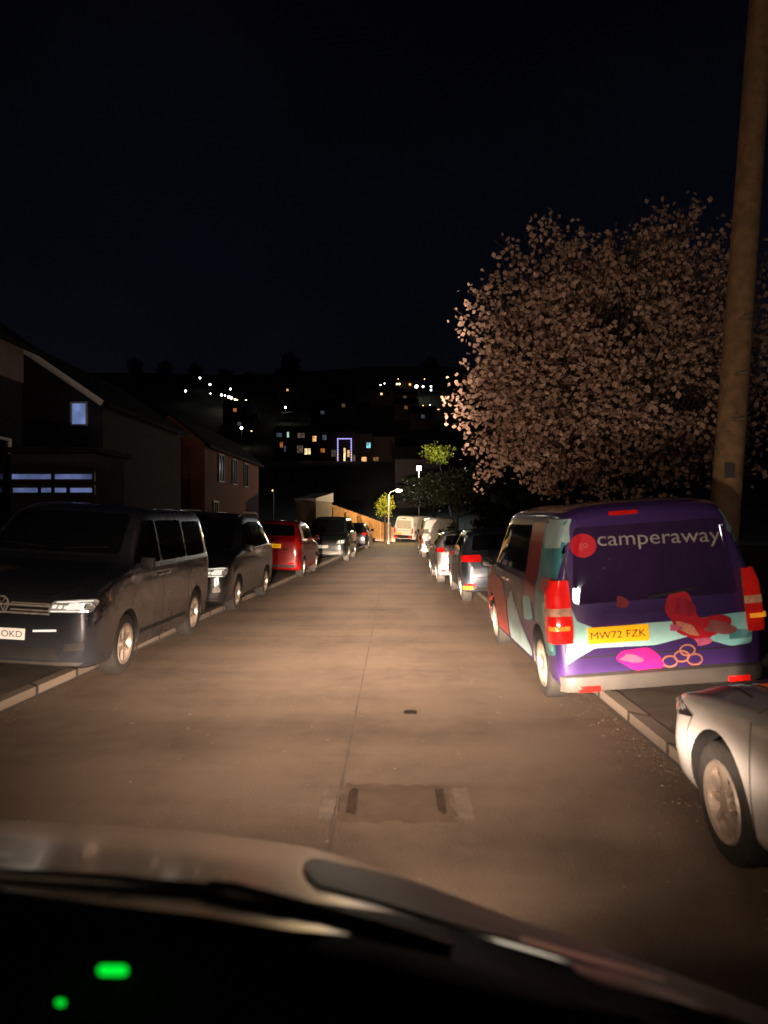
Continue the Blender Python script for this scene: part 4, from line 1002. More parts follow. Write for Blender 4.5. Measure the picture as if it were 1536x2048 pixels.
# ------------------------------------------------------------------ lamps
def street_lamp(name, label, base, h, arm, lens, energy, col, group=None, post_r=.05, head=.42, size=.12, spot=True):
    root = tag(empty(name, base), label, 'street lamp', group)
    bm = bmesh.new(); tube(bm, [(0, 0, -.1), (0, 0, 1.2), (0, 0, 1.22), (0, 0, h - .1)], [post_r * 1.6, post_r * 1.6, post_r, post_r * .8], 12); bmo('post', bm, M_STEEL, root, True, 40)
    e = Vector((arm[0], arm[1], h + .25))
    bm = bmesh.new(); tube(bm, [(0, 0, h - .12), (arm[0] * .25, arm[1] * .25, h + .12), e], post_r * .5, 8); bmo('arm', bm, M_STEEL, root, True, 40)
    a = math.atan2(arm[1], arm[0]); bm = bmesh.new(); box(bm, e + Vector((math.cos(a) * head * .3, math.sin(a) * head * .3, .02)), (head, head * .5, .10), a, .03); ho = bmo('lamp_head', bm, M_STEEL, root, True, 40)
    bm = bmesh.new(); lc = e + Vector((math.cos(a) * head * .3, math.sin(a) * head * .3, -.05))
    bmesh.ops.create_icosphere(bm, subdivisions=2, radius=size, matrix=Matrix.Translation(lc) @ Matrix.Diagonal((1.3, 1, .6, 1))); bmo('lamp_lens', bm, lens, ho, True)
    if energy:
        ld = bpy.data.lights.new(name + '_light', 'POINT'); ld.energy = energy; ld.color = col; ld.shadow_soft_size = .12
        lo = bpy.data.objects.new('lamp_light', ld); C.objects.link(lo); lo.parent = root; lo.location = lc + Vector((0, 0, -.22))
    return root
M_LAMPW = glow('warm lamp', (1, .78, .45), 9); M_LAMPC = glow('cool lamp', (.95, .97, 1), 12); M_LAMPX = glow('fill lamp', (1, .80, .55), 30)
b = PT(777, 1092, 53); street_lamp('street_lamp', 'far street lamp with glowing warm head at the end of the road', (b.x, 53, 0), 3.45, (.58, -.25), M_LAMPW, 900, (1, .72, .36), post_r=.06, size=.2)
# fill lamp added out of view behind the camera
street_lamp('street_lamp', 'added fill lamp on the left pavement, unseen behind the camera', (-4.6, -7.5, .1), 6.3, (1.1, .2), M_LAMPX, 800, (1, .70, .44), size=.16)
gp = tag(empty('glint_lamp', (7.03, -14, 0)), 'black glint lamp post with a glowing globe, added unseen behind the camera on the right', 'glint lamp')  # added out of view to put the glint in the van glass
bm = bmesh.new(); tube(bm, [(0, 0, -.1), (0, 0, .5), (0, 0, .52), (0, 0, 4.80)], [.09, .08, .045, .04], 12); bmo('post', bm, M_BLACK, gp)
bm = bmesh.new(); bmesh.ops.create_icosphere(bm, subdivisions=3, radius=.30, matrix=Matrix.Translation((0, 0, 5.05))); bmo('globe', bm, glow('globe lamp', (1, .97, .92), 110), gp, True)
fl = PT(838, 936, 70)
root = tag(empty('floodlight', (fl.x, fl.y + .2, fl.z - .3)), 'white floodlight on a short post under the leafy branches', 'floodlight')
bm = bmesh.new(); bmesh.ops.create_icosphere(bm, subdivisions=2, radius=.20, matrix=Matrix.Translation((0, -.2, .3))); bmo('lamp_lens', bm, glow('flood lamp', (.95, .96, 1), 30), root, True)
bm = bmesh.new(); box(bm, (0, .08, .3), (.5, .12, .5), bev=.03); bmo('housing', bm, M_STEEL, root)
bm = bmesh.new(); tube(bm, [(0, .1, hill(fl.x, fl.y) - fl.z + .2), (0, .1, .2)], .04, 8); bmo('post', bm, M_STEEL, root)
ld = bpy.data.lights.new('flood', 'POINT'); ld.energy = 1500; ld.color = (.95, .96, 1); ld.shadow_soft_size = .1
lo = bpy.data.objects.new('flood_light', ld); C.objects.link(lo); lo.parent = root; lo.location = (0, -.6, .3)

# ------------------------------------------------------------------ hillside
def solve(px, py, extra, lo=62, hi=420):
    f = lambda d: PT(px, py, d).z - extra - hill(PT(px, py, d).x, d)
    prev = lo
    for k in range(400):
        d = lo + (hi - lo) * k / 399
        if f(d) <= 0: return d
        prev = d
    return hi
def far_solve(px, py, extra, lo, hi):
    for k in range(400):
        d = hi - (hi - lo) * k / 399; p = PT(px, py, d)
        if p.z - extra - hill(p.x, d) <= 0: return d
    return lo
W1 = glowv('warm window', (1, .50, .16), 1.3); W2 = glowv('dim warm window', (1, .42, .13), .16); W3 = glowv('cream window', (1, .72, .36), 1.6)
W4 = glowv('cyan window', (.30, .85, 1.0), 1.1); W5 = glowv('dim cream window', (.9, .7, .45), .10); W6 = glowv('greenish window', (.55, .95, .75), .7); W7 = glowv('dim blue window', (.3, .4, .55), .16); W8 = glowv('orange window', (1, .30, .06), .55)
# terrace of houses facing us
TD = 150.
s1 = TD / F
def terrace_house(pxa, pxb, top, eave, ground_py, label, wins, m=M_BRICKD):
    a, b = PT(pxa, eave, TD), PT(pxb, eave, TD); zg = min(PT(0, ground_py, TD).z, hill(a.x, TD) + 1.0)
    r, o = house('terraced_house', label, a.x + .02, b.x - .02, TD, TD + 9, zg, a.z, PT(0, top, TD).z, 'x', m, 'terraced houses on the hillside', over=.01)
    for (x0, y0, x1, y1, wmat) in wins:
        p, q = PT(x0, y1, TD), PT(x1, y0, TD)
        win('window', p.x - o.x, q.x - o.x, p.z - o.z, q.z - o.z, -4.5, wmat, r, frame=M_RENDERD, mull=1 if x1 - x0 > 7 else 0)
    return r, o
terrace_house(545, 590, 848, 862, 935, 'left end terraced house with a small green lit window', [(560, 884, 566, 895, W8), (568, 892, 572, 904, W7), (574, 864, 578, 875, W6), (553, 866, 564, 874, W7)])
terrace_house(590, 622, 848, 862, 935, 'terraced house with a bright warm ground floor window', [(595, 866, 609, 876, W5), (594, 891, 606, 906, W5), (609, 897, 621, 909, W3)])
terrace_house(622, 657, 848, 862, 935, 'terraced house with one warm upstairs window and an orange one below', [(625, 872, 633, 883, W1), (641, 897, 650, 905, W8), (645, 870, 653, 880, W7)])
hx, ox = terrace_house(657, 712, 850, 864, 935, 'terraced house outlined with fairy lights', [(663, 900, 672, 913, W5), (687, 896, 691, 926, W3), (694, 900, 699, 914, W1), (705, 910, 711, 922, W5)])
FAIRY = glow('fairy lights blue', (.45, .40, 1), 1.6); FAIRYW = glow('fairy lights warm', (1, .62, .40), 1.6)
bm = bmesh.new(); bw = bmesh.new()
for k in range(15):
    for px, py in ((675.5, 878 + k * 3.4), (702.5, 878 + k * 3.4)):
        p = PT(px, py, TD - .3) - ox; bmesh.ops.create_icosphere(bw if (k > 8 and k % 2) else bm, subdivisions=1, radius=.14, matrix=Matrix.Translation(p))
for k in range(10):
    for py, B in ((877.5, bm), (927, bm)):
        p = PT(676 + k * 2.9, py, TD - .3) - ox; bmesh.ops.create_icosphere(B, subdivisions=1, radius=.13, matrix=Matrix.Translation(p))
bmo('fairy_lights', bm, FAIRY, hx); bmo('fairy_lights', bw, FAIRYW, hx)
bm = bmesh.new()
p, q = PT(675, 928, TD - .12) - ox, PT(703, 877, TD - .12) - ox
for x in (p.x, q.x): box(bm, (x, -4.58, (p.z + q.z) / 2), (.1, .08, q.z - p.z + .1))
for z in (p.z, q.z): box(bm, ((p.x + q.x) / 2, -4.58, z), (q.x - p.x - .1, .08, .1))
bmo('light_frame', bm, M_RENDERD, hx)
terrace_house(712, 745, 852, 868, 935, 'terraced house with a cyan upstairs window', [(733, 885, 741, 896, W4), (723, 914, 733, 930, W1)])
terrace_house(745, 790, 856, 874, 935, 'right end terraced house with only one faint window', [(746, 914, 757, 922, W2)])
# side wall lit by the floodlight
h, o = house('house', 'dark house with a grey wall lit by the floodlight', PT(790, 0, 82).x, PT(846, 0, 82).x + 2, 82, 90, hill(2, 84), PT(0, 918, 82).z, PT(0, 890, 82).z, 'x', M_RENDERD)
# hillside houses with single lit windows
HH = [(479, 848, 'small grey gabled house on the left of the hill', W7), (470, 820, 'hillside house with an orange glow under the upper left lamps', W8), (679, 795, 'hillside house with one tiny orange window above the terrace', W1),  # orange pane of the second house glows in place of a lamplit roof
      (687, 811, 'hillside house with a faint window above the fairy lights', W5), (645, 825, 'hillside house with a faint window left of centre', W7), (810, 795, 'hillside house with dim twin windows on the right', W5),
      (812, 815, 'hillside house with dim orange windows low on the right', W2), (575, 780, 'hillside house with an orange upper window left of centre', W1), (763, 788, 'hillside house with a yellow window right of centre', W3),
      (820, 769, 'hillside house near the top right with an orange window', W8), (846, 833, 'hillside house with a faint pale window beside the blossom tree', W7)]
for px, py, lab, wm in HH:
    d = solve(px, py, 4.2); p = PT(px, py, d)
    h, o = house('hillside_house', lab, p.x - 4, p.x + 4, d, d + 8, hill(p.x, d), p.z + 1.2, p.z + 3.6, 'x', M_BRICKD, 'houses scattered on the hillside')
    k = .40 if wm in (W1, W3) else .55
    win('window', p.x - o.x - k, p.x - o.x + k, p.z - o.z - k, p.z - o.z + k, -4, wm, h, frame=M_RENDERD, mull=1)
    win('window', p.x - o.x + 2, p.x - o.x + 3, p.z - o.z - .5, p.z - o.z + .5, -4, M_DARKWIN, h, frame=M_RENDERD, mull=1)
# hillside lamps
LW = glow('hill lamp white', (1, .95, .85), 10); LY = glow('hill lamp yellow', (1, .75, .30), 6); LO = glow('hill lamp orange', (1, .5, .15), 4); LB = glow('hill lamp blue white', (.75, .92, 1), 9)
HL = [(371, 782, .9, LW), (400, 756, .8, LW), (420, 769, .9, LW), (421, 787, .55, LW), (443, 790, 1.0, LW), (450, 791, .7, LW), (458, 794, 1.2, LW), (463, 796, 1.0, LW), (470, 799, .9, LY), (474, 800, .7, LY), (461, 778, .8, LW), (492, 801, .7, LY),
      (483, 856, 1.2, LW), (503, 862, .6, LO), (571, 815, .9, LW), (761, 770, .55, LW), (769, 767, .45, LW), (794, 768, .8, LY), (799, 768, .8, LY), (797, 758, .6, LO), (833, 773, 1.4, LW), (846, 773, .9, LW), (862, 773, .8, LB), (862, 780, .8, LB),
      (846, 811, .45, LO), (860, 810, .45, LW), (545, 981, .6, LO), (820, 769, .6, LO), (849, 758, .45, LO)]
where = ['leftmost lamp of the upper left cluster', 'highest lamp of the upper left cluster', 'second highest lamp of the upper left cluster', 'small lamp below the second highest in the upper left cluster', 'white lamp left of the brightest group in the upper left cluster', 'small lamp touching the left of the brightest group in the upper left cluster',
         'brightest lamp of the upper left cluster', 'bright lamp just right of the brightest in the upper left cluster', 'yellow lamp trailing right of the brightest group', 'last yellow lamp of the trailing streak', 'lone white lamp above the brightest group', 'rightmost yellow lamp of the upper left cluster',
         'bright lamp low on the left hillside', 'small orange lamp low on the left hillside', 'white lamp over a lit canopy in the middle of the hillside', 'small white lamp at the left of the upper right cluster', 'tiny white lamp high at the left of the upper right cluster', 'left of a yellow lamp pair near the skyline', 'right of a yellow lamp pair near the skyline',
         'orange lamp above the yellow pair', 'brightest white lamp of the upper right cluster', 'white lamp right of the brightest in the upper right cluster', 'upper of two blue white lamps beside the blossom tree', 'lower of two blue white lamps beside the blossom tree',
         'small orange lamp low beside the blossom tree', 'small white lamp low beside the blossom tree', 'lone orange lamp above the outbuilding', 'orange lamp left of the brightest upper right lamp', 'faint orange lamp on the skyline beside the blossom tree']
for (px, py, k, m), wh in zip(HL, where):
    d = solve(px, py, 5.0); p = PT(px, py, d); zg = hill(p.x, d)
    root = tag(empty('hillside_lamp', (p.x, d, zg)), wh, 'street lamp', 'lamps on the far hillside')
    bm = bmesh.new(); hh = p.z - zg; tube(bm, [(0, .3, -.5), (0, .3, hh), (0, 0, hh + .2)], .08, 6); bmo('post', bm, M_BLACK, root)
    bm = bmesh.new(); bmesh.ops.create_icosphere(bm, subdivisions=1, radius=k * d * 2.6 / F, matrix=Matrix.Translation((0, 0, hh))); bmo('lamp_lens', bm, m, root, True)
def lit(px, py, e, col, d=None):
    d = d or solve(px, py, 5.0); ld = bpy.data.lights.new('hill_light', 'POINT'); ld.energy = e; ld.color = col; ld.shadow_soft_size = .3
    lo = bpy.data.objects.new('lamp_light', ld); C.objects.link(lo); lo.location = PT(px, py, d) + Vector((0, -1.2, 0))
    best = min((o for o in C.objects if o.name.startswith('hillside_lamp')), key=lambda o: (Vector(o.location).xy - lo.location.xy).length)
    lo.location -= best.location; lo.parent = best
lit(460, 795, 315, (1, .8, .5)); lit(483, 856, 175, (1, .75, .5)); lit(571, 815, 175, (1, .85, .6)); lit(833, 773, 315, (1, .85, .65))
# lit canopy below the mid lamp
d = solve(571, 815, 5.0); p = PT(574, 826, d + 1)
bm = bmesh.new(); box(bm, (0, 0, 0), (4, 3, .12), Matrix.Rotation(R(-6), 4, 'Y'))
r_ = tag(empty('canopy', (p.x, p.y, hill(p.x, p.y))), 'small pale canopy under the lamp in the middle of the hillside', 'canopy'); co = bmo('canopy_roof', bm, M_RENDER, r_); co.location = (0, 0, p.z - r_.location.z)
for sx in (-1.7, 1.7):
    bm = bmesh.new(); tube(bm, [(sx, 0, -.3), (sx, 0, p.z - r_.location.z)], .06, 6); bmo('canopy_post', bm, M_STEEL, r_)
# trees on the skyline and slope
tmpl = []
for k in range(3):
    t = branch_tree('hillside_tree', 'x', (0, 0, 0), (0, 0, 7), (3.2 + k * .5, 3.2, 4.6 - k * .6), 9, 160, 2400, .30, M_LEAFD, .3, spread=.4)
    tmpl.append(t)
spots = [(580, 705, 'tall dark tree breaking the skyline left of centre', 1.6), (560, 735, 'dark tree just left of the tall skyline tree', 1.1), (600, 738, 'dark tree just right of the tall skyline tree', 1.1), (755, 742, 'round dark tree on the skyline right of centre', 1.2), (735, 755, 'low dark tree left of the round skyline tree', .9),
         (690, 752, 'low dark tree in the middle of the skyline', .9), (640, 748, 'broad dark tree on the skyline near the middle', 1.0), (830, 735, 'dark skyline tree nearest the blossom tree', 1.3), (800, 748, 'dark skyline tree above the yellow lamp pair', 1.0), (860, 715, 'tall dark tree behind the left edge of the blossom tree', 1.5),
         (500, 742, 'dark skyline tree above the yellow lamps on the left', 1.0), (450, 735, 'dark skyline tree above the upper left cluster', 1.1), (390, 728, 'dark skyline tree above the highest lamp', 1.2), (330, 720, 'dark skyline tree over the gable house roof', 1.2), (270, 715, 'dark skyline tree left of the gable house chimney line', 1.2), (530, 748, 'small dark skyline tree left of centre', .8),
         (700, 835, 'dark tree behind the fairy lit terraced house', .8), (540, 840, 'dark tree behind the left end of the terrace', .9), (640, 842, 'dark tree behind the middle of the terrace', .8), (780, 845, 'dark tree behind the right end of the terrace', .9), (520, 900, 'dark tree below the left end of the terrace', .7), (450, 900, 'dark tree beyond the red brick house', .9), (620, 955, 'dark tree above the outbuilding', .5), (720, 965, 'dark tree above the timber fence', .5)]
for i, (px, py, lab, sc) in enumerate(spots):
    src = tmpl[i % 3]; H_ = 11.2 * sc
    d = far_solve(px, py, H_, 66 if py > 800 else 250, 400); p = PT(px, py, d)
    if i < 3: o = src
    else:
        o = src.copy(); C.objects.link(o)
        for ch in list(src.children):
            q = ch.copy(); C.objects.link(q); q.parent = o
    o.location = (p.x, d, p.z - H_ if d >= 399 else hill(p.x, d)); o.scale = (sc, sc, sc); o.rotation_euler.z = i * 1.7
    tag(o, lab, 'tree', 'dark trees on the hillside')

# ------------------------------------------------------------------ our own car: bonnet, scuttle, wipers, dashboard, headlamps
OWN = 1.15      # the bonnet and scuttle lie this much farther than the tabled distances
def PO(x, y, d): return PT(x, y, d * OWN)
own = tag(empty('car', (-.3, .4, 0)), 'car we look out of: silver bonnet, wiper and black dashboard along the bottom', 'car'); oo = Vector(own.location)
def rail(rows, name, m, smooth=True, thick=0):
    bm = bmesh.new(); prev = None
    g = [[bm.verts.new(PO(*p) - oo) for p in row] for row in rows]
    for a, b in zip(g[:-1], g[1:]):
        for k in range(len(a) - 1): bm.faces.new((a[k], a[k + 1], b[k + 1], b[k]))
    bmesh.ops.recalc_face_normals(bm, faces=bm.faces[:])
    return bmo(name, bm, m, own, smooth)
def resample(pts, n):
    xs = [p[0] for p in pts]; q = np.linspace(xs[0], xs[-1], n)
    return [q] + [pchip(xs, [p[i] for p in pts], q) for i in range(1, len(pts[0]))]
N = 49
sx, sy_, sd = resample([(-420, 1628, 1.76), (0, 1640, 1.76), (300, 1656, 1.74), (600, 1692, 1.70), (800, 1752, 1.64), (1000, 1832, 1.56), (1250, 1917, 1.42), (1536, 2030, 1.30), (1750, 2130, 1.2)], N)
bx_, by_, bd = resample([(-420, 1712, 1.08), (0, 1738, 1.08), (430, 1782, 1.07), (760, 1822, 1.05), (1000, 1880, 1.02), (1250, 1960, .96), (1536, 2075, .88), (1750, 2180, .82)], N)
rows = []
for t in (-.25, -.12, -.05, 0, .06, .14, .25, .4, .55, .7, .85, .95, 1.0):
    row = []
    for k in range(N):
        if t < 0:      # nose curving down out of sight
            P = PO(sx[k], sy_[k], sd[k]); P = P + Vector((0, -t * 1.0, -(.35 * abs(t) + 3.2 * t * t))); row.append(P)
        else:
            A, B = PO(sx[k], sy_[k], sd[k]), PO(bx_[k], by_[k], bd[k]); P = A.lerp(B, t); P.z += .012 * math.sin(math.pi * t); row.append(P)
    rows.append(row)
bm = bmesh.new(); g = [[bm.verts.new(p - oo) for p in r] for r in rows]
for a, b in zip(g[:-1], g[1:]):
    for k in range(N - 1): bm.faces.new((a[k], a[k + 1], b[k + 1], b[k]))
bmesh.ops.recalc_face_normals(bm, faces=bm.faces[:])
M_BON = mat('silver bonnet paint', (.72, .66, .58), .22, .85, .3, var=.05, scale=3)
bmo('bonnet', bm, M_BON, own, True)
# dark reflection built as a black sheet: lies 4 mm over the right rear of the bonnet
def on_bonnet(px, t, up=.006):
    k = min(N - 1.001, max(0, (px - sx[0]) / (sx[-1] - sx[0]) * (N - 1))); i = int(k); f = k - i
    A = PO(sx[i] + (sx[i+1]-sx[i])*f, sy_[i] + (sy_[i+1]-sy_[i])*f, sd[i] + (sd[i+1]-sd[i])*f); B = PO(bx_[i] + (bx_[i+1]-bx_[i])*f, by_[i] + (by_[i+1]-by_[i])*f, bd[i] + (bd[i+1]-bd[i])*f)
    P = A.lerp(B, t); P.z += .012 * math.sin(math.pi * max(0, t)) + up; return P
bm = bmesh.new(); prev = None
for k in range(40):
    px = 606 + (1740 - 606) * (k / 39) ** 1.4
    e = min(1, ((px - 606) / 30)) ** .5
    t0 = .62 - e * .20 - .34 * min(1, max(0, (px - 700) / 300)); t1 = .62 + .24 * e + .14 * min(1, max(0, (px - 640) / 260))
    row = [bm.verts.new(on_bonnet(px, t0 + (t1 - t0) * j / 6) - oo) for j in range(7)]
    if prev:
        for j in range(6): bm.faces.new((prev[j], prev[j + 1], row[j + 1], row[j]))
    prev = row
bmo('bonnet_dark_reflection', bm, mat('dark reflection black', (.010, .009, .009), .5, var=.2, scale=5), own, True)
# scuttle (under the wipers) and wiper
rail([[(-420, 1708, 1.075), (0, 1736, 1.075), (430, 1780, 1.06), (800, 1828, 1.04), (1100, 1915, .99), (1400, 2018, .92), (1750, 2180, .80)],
      [(-420, 1760, .98), (0, 1772, .98), (430, 1806, .97), (800, 1885, .95), (1100, 1970, .92), (1400, 2060, .86), (1750, 2220, .76)],
      [(-420, 1800, .92), (0, 1808, .92), (430, 1850, .91), (800, 1930, .89), (1100, 2010, .86), (1400, 2100, .80), (1750, 2260, .72)]], 'scuttle', M_BLACK)
bm = bmesh.new(); tube(bm, [PO(*p) - oo for p in ((-300, 1728, 1.0), (0, 1752, 1.0), (200, 1765, 1.0), (420, 1783, .99))], [.010, .012, .013, .012], 8)
tube(bm, [PO(*p) - oo for p in ((415, 1782, .985), (470, 1790, .98), (600, 1818, .97), (760, 1862, .95), (900, 1915, .93))], [.016, .018, .014, .014, .02], 8)
wp = bmo('windscreen_wiper', bm, mat('wiper rubber', (.006, .006, .007), .5), own, True)
bm = bmesh.new(); tube(bm, [PO(*p) - oo for p in ((-300, 1716, 1.02), (0, 1740, 1.02), (430, 1780, 1.01))], .0032, 6); bmo('highlight_line', bm, M_CHROME, wp, True)  # chrome line built for the thin highlight at the bonnet's rear edge
TAN = mat('pale reflection strip', (.80, .66, .46), .28, .9, var=.15, scale=8)  # pale metal strip modelled in place of a reflection
rail([[(-300, 1752, .965), (0, 1768, .965), (200, 1785, .96), (420, 1802, .955), (560, 1828, .95), (640, 1842, .945), (740, 1868, .94)],
      [(-300, 1770, .904), (0, 1778, .932), (200, 1806, .898), (420, 1832, .873), (560, 1856, .879), (640, 1864, .892), (740, 1874, .925)]], 'reflection_strip', TAN)
rail([[(1040, 1872, .97), (1120, 1896, .965), (1250, 1930, .955), (1330, 1956, .945)], [(1042, 1880, .9506), (1120, 1906, .9425), (1250, 1942, .93), (1330, 1962, .933)]], 'reflection_strip', mat('dull strip', (.5, .44, .32), .3, .9, var=.2, scale=8))  # this strip and the next are glints modelled as metal
rail([[(1140, 1925, .95), (1220, 1942, .945), (1330, 1978, .935), (1450, 2026, .92)], [(1155, 1945, .91), (1220, 1972, .89), (1330, 1996, .89), (1450, 2034, .905)]], 'reflection_strip', mat('dull grey strip', (.22, .20, .18), .35, .9, var=.3, scale=8))
# dashboard
rail([[(-420, 1775, .90), (0, 1786, .90), (200, 1812, .90), (420, 1836, .90), (580, 1856, .90), (800, 1893, .89), (1100, 1972, .87), (1400, 2066, .82), (1750, 2230, .74)],
      [(-420, 1840, .84), (0, 1850, .84), (200, 1870, .84), (420, 1890, .84), (580, 1905, .84), (800, 1940, .83), (1100, 2010, .81), (1400, 2100, .77), (1750, 2260, .7)],
      [(-420, 1960, .80), (0, 1960, .80), (200, 1965, .80), (420, 1980, .80), (580, 1990, .80), (800, 2020, .79), (1100, 2080, .77), (1400, 2160, .73), (1750, 2310, .68)],
      [(-420, 2300, .76), (0, 2300, .76), (200, 2300, .76), (420, 2300, .76), (580, 2300, .76), (800, 2300, .76), (1100, 2310, .74), (1400, 2340, .7), (1750, 2420, .66)]], 'dashboard', M_DASH)
rail([[(960, 1982, .78), (1100, 2010, .772), (1300, 2036, .755), (1430, 2062, .74)], [(975, 1996, .775), (1100, 2028, .768), (1300, 2060, .75), (1430, 2076, .735)]], 'dash_trim', mat('maroon dash trim', (.05, .014, .011), .5, var=.2))
G_ON = glow('green indicator', (.0, 1.0, .04), .95)
def lamp_shape(name, px, py, w, h, d):
    bm = bmesh.new(); n = 28; r = min(w, h) / 2; pts = []
    for k in range(n):
        a = 2 * math.pi * k / n; pts.append((px + math.copysign(max(0, w / 2 - r), math.cos(a)) + r * math.cos(a), py + r * math.sin(a)))
    lo = [bm.verts.new(PO(x, y, d) - oo) for x, y in pts]; hi = [bm.verts.new(PO(x, y, d + .01) - oo) for x, y in pts]
    bm.faces.new(lo)
    for k in range(n): bm.faces.new((lo[k], lo[(k + 1) % n], hi[(k + 1) % n], hi[k]))
    return bmo(name, bm, G_ON, own)
lamp_shape('indicator_light', 225.5, 1941, 60, 22, .76); lamp_shape('indicator_light', 121, 2005.5, 19, 14, .76)

bm = bmesh.new(); box(bm, (.0, -1.6, 1.99), (1.75, 2.2, .05), bev=.02); box(bm, (-.86, -1.45, 1.30), (.05, 2.5, 1.36)); box(bm, (.86, -1.45, 1.30), (.05, 2.5, 1.36)); box(bm, (0, -2.68, 1.2), (1.68, .05, 1.55))  # shell out of view, put in to shade the dashboard from behind
bmo('cabin', bm, M_DASH, own)
# headlamps of our own car, with a dipped-beam pattern
def dipped(name, loc, power):
    ld = bpy.data.lights.new(name, 'POINT'); ld.energy = power; ld.color = (1, .735, .545); ld.shadow_soft_size = .06
    ld.use_nodes = True; n, l = ld.node_tree.nodes, ld.node_tree.links
    em = n['Emission']; tc = n.new('ShaderNodeTexCoord'); sp = n.new('ShaderNodeSeparateXYZ'); l.new(tc.outputs['Normal'], sp.inputs[0])
    def M(op, a, b=None, c=None):
        k = n.new('ShaderNodeMath'); k.operation = op
        for i, q in enumerate((a, b, c)):
            if q is None: continue
            if isinstance(q, (int, float)): k.inputs[i].default_value = q
            else: l.new(q, k.inputs[i])
        return k.outputs[0]
    X, Y, Z = sp.outputs
    fwd = M('MAXIMUM', Y, .001)
    az = M('DIVIDE', X, fwd); t = M('DIVIDE', M('MULTIPLY', Z, -1), fwd)          # tangent of dip below horizontal
    front = M('GREATER_THAN', Y, .02)
    th = M('MAXIMUM', t, .022)
    sg = M('MAXIMUM', M('MULTIPLY', th, 2.4), .055)
    cut = n.new('ShaderNodeMapRange'); cut.interpolation_type = 'SMOOTHSTEP'; l.new(t, cut.inputs['Value'])
    cut.inputs['From Min'].default_value = .004; cut.inputs['From Max'].default_value = .024; cut.inputs['To Min'].default_value = .08
    nr = n.new('ShaderNodeMapRange'); nr.interpolation_type = 'SMOOTHSTEP'; l.new(t, nr.inputs['Value'])
    nr.inputs['From Min'].default_value = .085; nr.inputs['From Max'].default_value = .16; nr.inputs['To Min'].default_value = 1; nr.inputs['To Max'].default_value = .02
    hot = M('MULTIPLY', M('EXPONENT', M('MULTIPLY', M('POWER', M('DIVIDE', az, sg), 2), -1)), M('MULTIPLY', M('MULTIPLY', HOT, M('POWER', th, -2.4)), M('MULTIPLY', cut.outputs['Result'], nr.outputs['Result'])))
    fc = n.new('ShaderNodeFloatCurve'); cv = fc.mapping.curves[0]
    tv = M('DIVIDE', M('ADD', t, .6), 1.6); l.new(tv, fc.inputs['Value'])
    prof = [(-.6, .045), (-.14, .080), (-.05, .05), (-.015, .10), (.02, .34), (.05, .60), (.075, 1.0), (.11, 1.0), (.14, .74), (.175, .36), (.25, .125), (.32, .062), (.40, .030), (.70, .007), (1.0, .002)]
    for k, (a, b) in enumerate(prof):
        x = (a + .6) / 1.6
        if k == 0: cv.points[0].location = (x, b)
        elif k == len(prof) - 1: cv.points[-1].location = (x, b)
        else: cv.points.new(x, b)
    for p in cv.points: p.handle_type = 'VECTOR'
    fc.mapping.update()
    wide = M('MULTIPLY', M('EXPONENT', M('MULTIPLY', M('POWER', M('DIVIDE', az, M('ADD', M('MULTIPLY', M('GREATER_THAN', az, 0), .09), .51)), 2), -1)), M('MULTIPLY', fc.outputs['Value'], WIDE * 2))
    s = M('MULTIPLY', M('ADD', M('MULTIPLY', hot, WIDE), wide), front)
    l.new(s, em.inputs['Strength'])
    lo = bpy.data.objects.new(name, ld); C.objects.link(lo); lo.location = loc
    return lo
HOT, WIDE = .023, 14.0
for x in (-1.0, .30):
    bm = bmesh.new(); bmesh.ops.create_uvsphere(bm, u_segments=16, v_segments=10, radius=.1, matrix=Matrix.Translation(Vector((x, 1.95, .58)) - oo) @ Matrix.Diagonal((1.5, .5, .8, 1)))
    hl = bmo('headlight', bm, glow('own headlamp', (1, .9, .75), 1), own, True)
    lo = dipped('headlight_beam', Vector((x, 2.40, .70)) - oo, 330); lo.parent = own

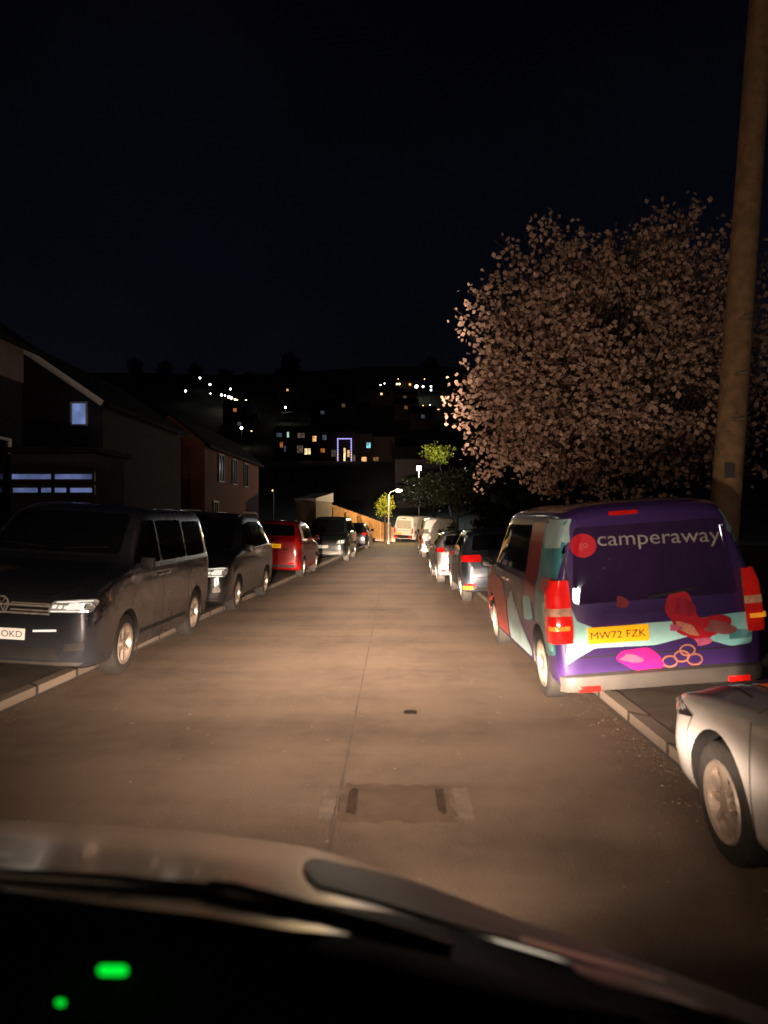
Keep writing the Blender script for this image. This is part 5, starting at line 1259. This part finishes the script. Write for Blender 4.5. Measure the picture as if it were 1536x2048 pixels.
# ------------------------------------------------------------------ world, camera, render
w = bpy.data.worlds.new('World'); scene.world = w; w.use_nodes = True
n, l = w.node_tree.nodes, w.node_tree.links; bg = n['Background']
sky = n.new('ShaderNodeTexSky'); sky.sky_type = 'NISHITA'; sky.sun_disc = False; sky.sun_elevation = R(-4); sky.sun_rotation = R(200)
tc = n.new('ShaderNodeTexCoord'); sp = n.new('ShaderNodeSeparateXYZ'); l.new(tc.outputs['Generated'], sp.inputs[0])
rp = n.new('ShaderNodeValToRGB'); e = rp.color_ramp.elements
e[0].position = 0; e[0].color = (.0048, .0048, .0062, 1); e[1].position = .55; e[1].color = (.0009, .0010, .0022, 1)
k = e.new(.12); k.color = (.0030, .0032, .0050, 1); k = e.new(.3); k.color = (.0016, .0021, .0042, 1)
l.new(sp.outputs['Z'], rp.inputs['Fac'])
cl = n.new('ShaderNodeTexNoise'); cl.inputs['Scale'].default_value = 2.2; cl.inputs['Detail'].default_value = 5; cm = n.new('ShaderNodeMapRange')
cm.inputs['From Min'].default_value = .35; cm.inputs['From Max'].default_value = .75; cm.inputs['To Min'].default_value = .65; cm.inputs['To Max'].default_value = 1.25
l.new(tc.outputs['Generated'], cl.inputs['Vector']); l.new(cl.outputs['Fac'], cm.inputs['Value']); l.new(cm.outputs['Result'], bg.inputs['Strength'])
mx = n.new('ShaderNodeMix'); mx.data_type = 'RGBA'; mx.blend_type = 'ADD'; mx.inputs['Factor'].default_value = .0005
l.new(rp.outputs['Color'], mx.inputs['A']); l.new(sky.outputs['Color'], mx.inputs['B']); l.new(mx.outputs['Result'], bg.inputs['Color'])
bg.inputs['Strength'].default_value = 1.0

cd = bpy.data.cameras.new('camera'); cam = bpy.data.objects.new('camera', cd); C.objects.link(cam)
cam.location = (0, 0, CH); cam.rotation_euler = (R(90), 0, 0)
cd.sensor_fit = 'VERTICAL'; cd.sensor_height = 36; cd.lens = 36 * F / 2048
cd.shift_x = (768 - VX) / 2048; cd.shift_y = (VY - 1024) / 2048
cd.clip_start = .05; cd.clip_end = 3000
cd.dof.use_dof = True; cd.dof.focus_distance = 45; cd.dof.aperture_fstop = 2.2
scene.camera = cam
scene.view_settings.view_transform = 'Standard'; scene.view_settings.look = 'None'; scene.view_settings.exposure = 0; scene.view_settings.gamma = 1
scene.cycles.use_denoising = True
scene.cycles.max_bounces = 5; scene.cycles.sample_clamp_indirect = 4
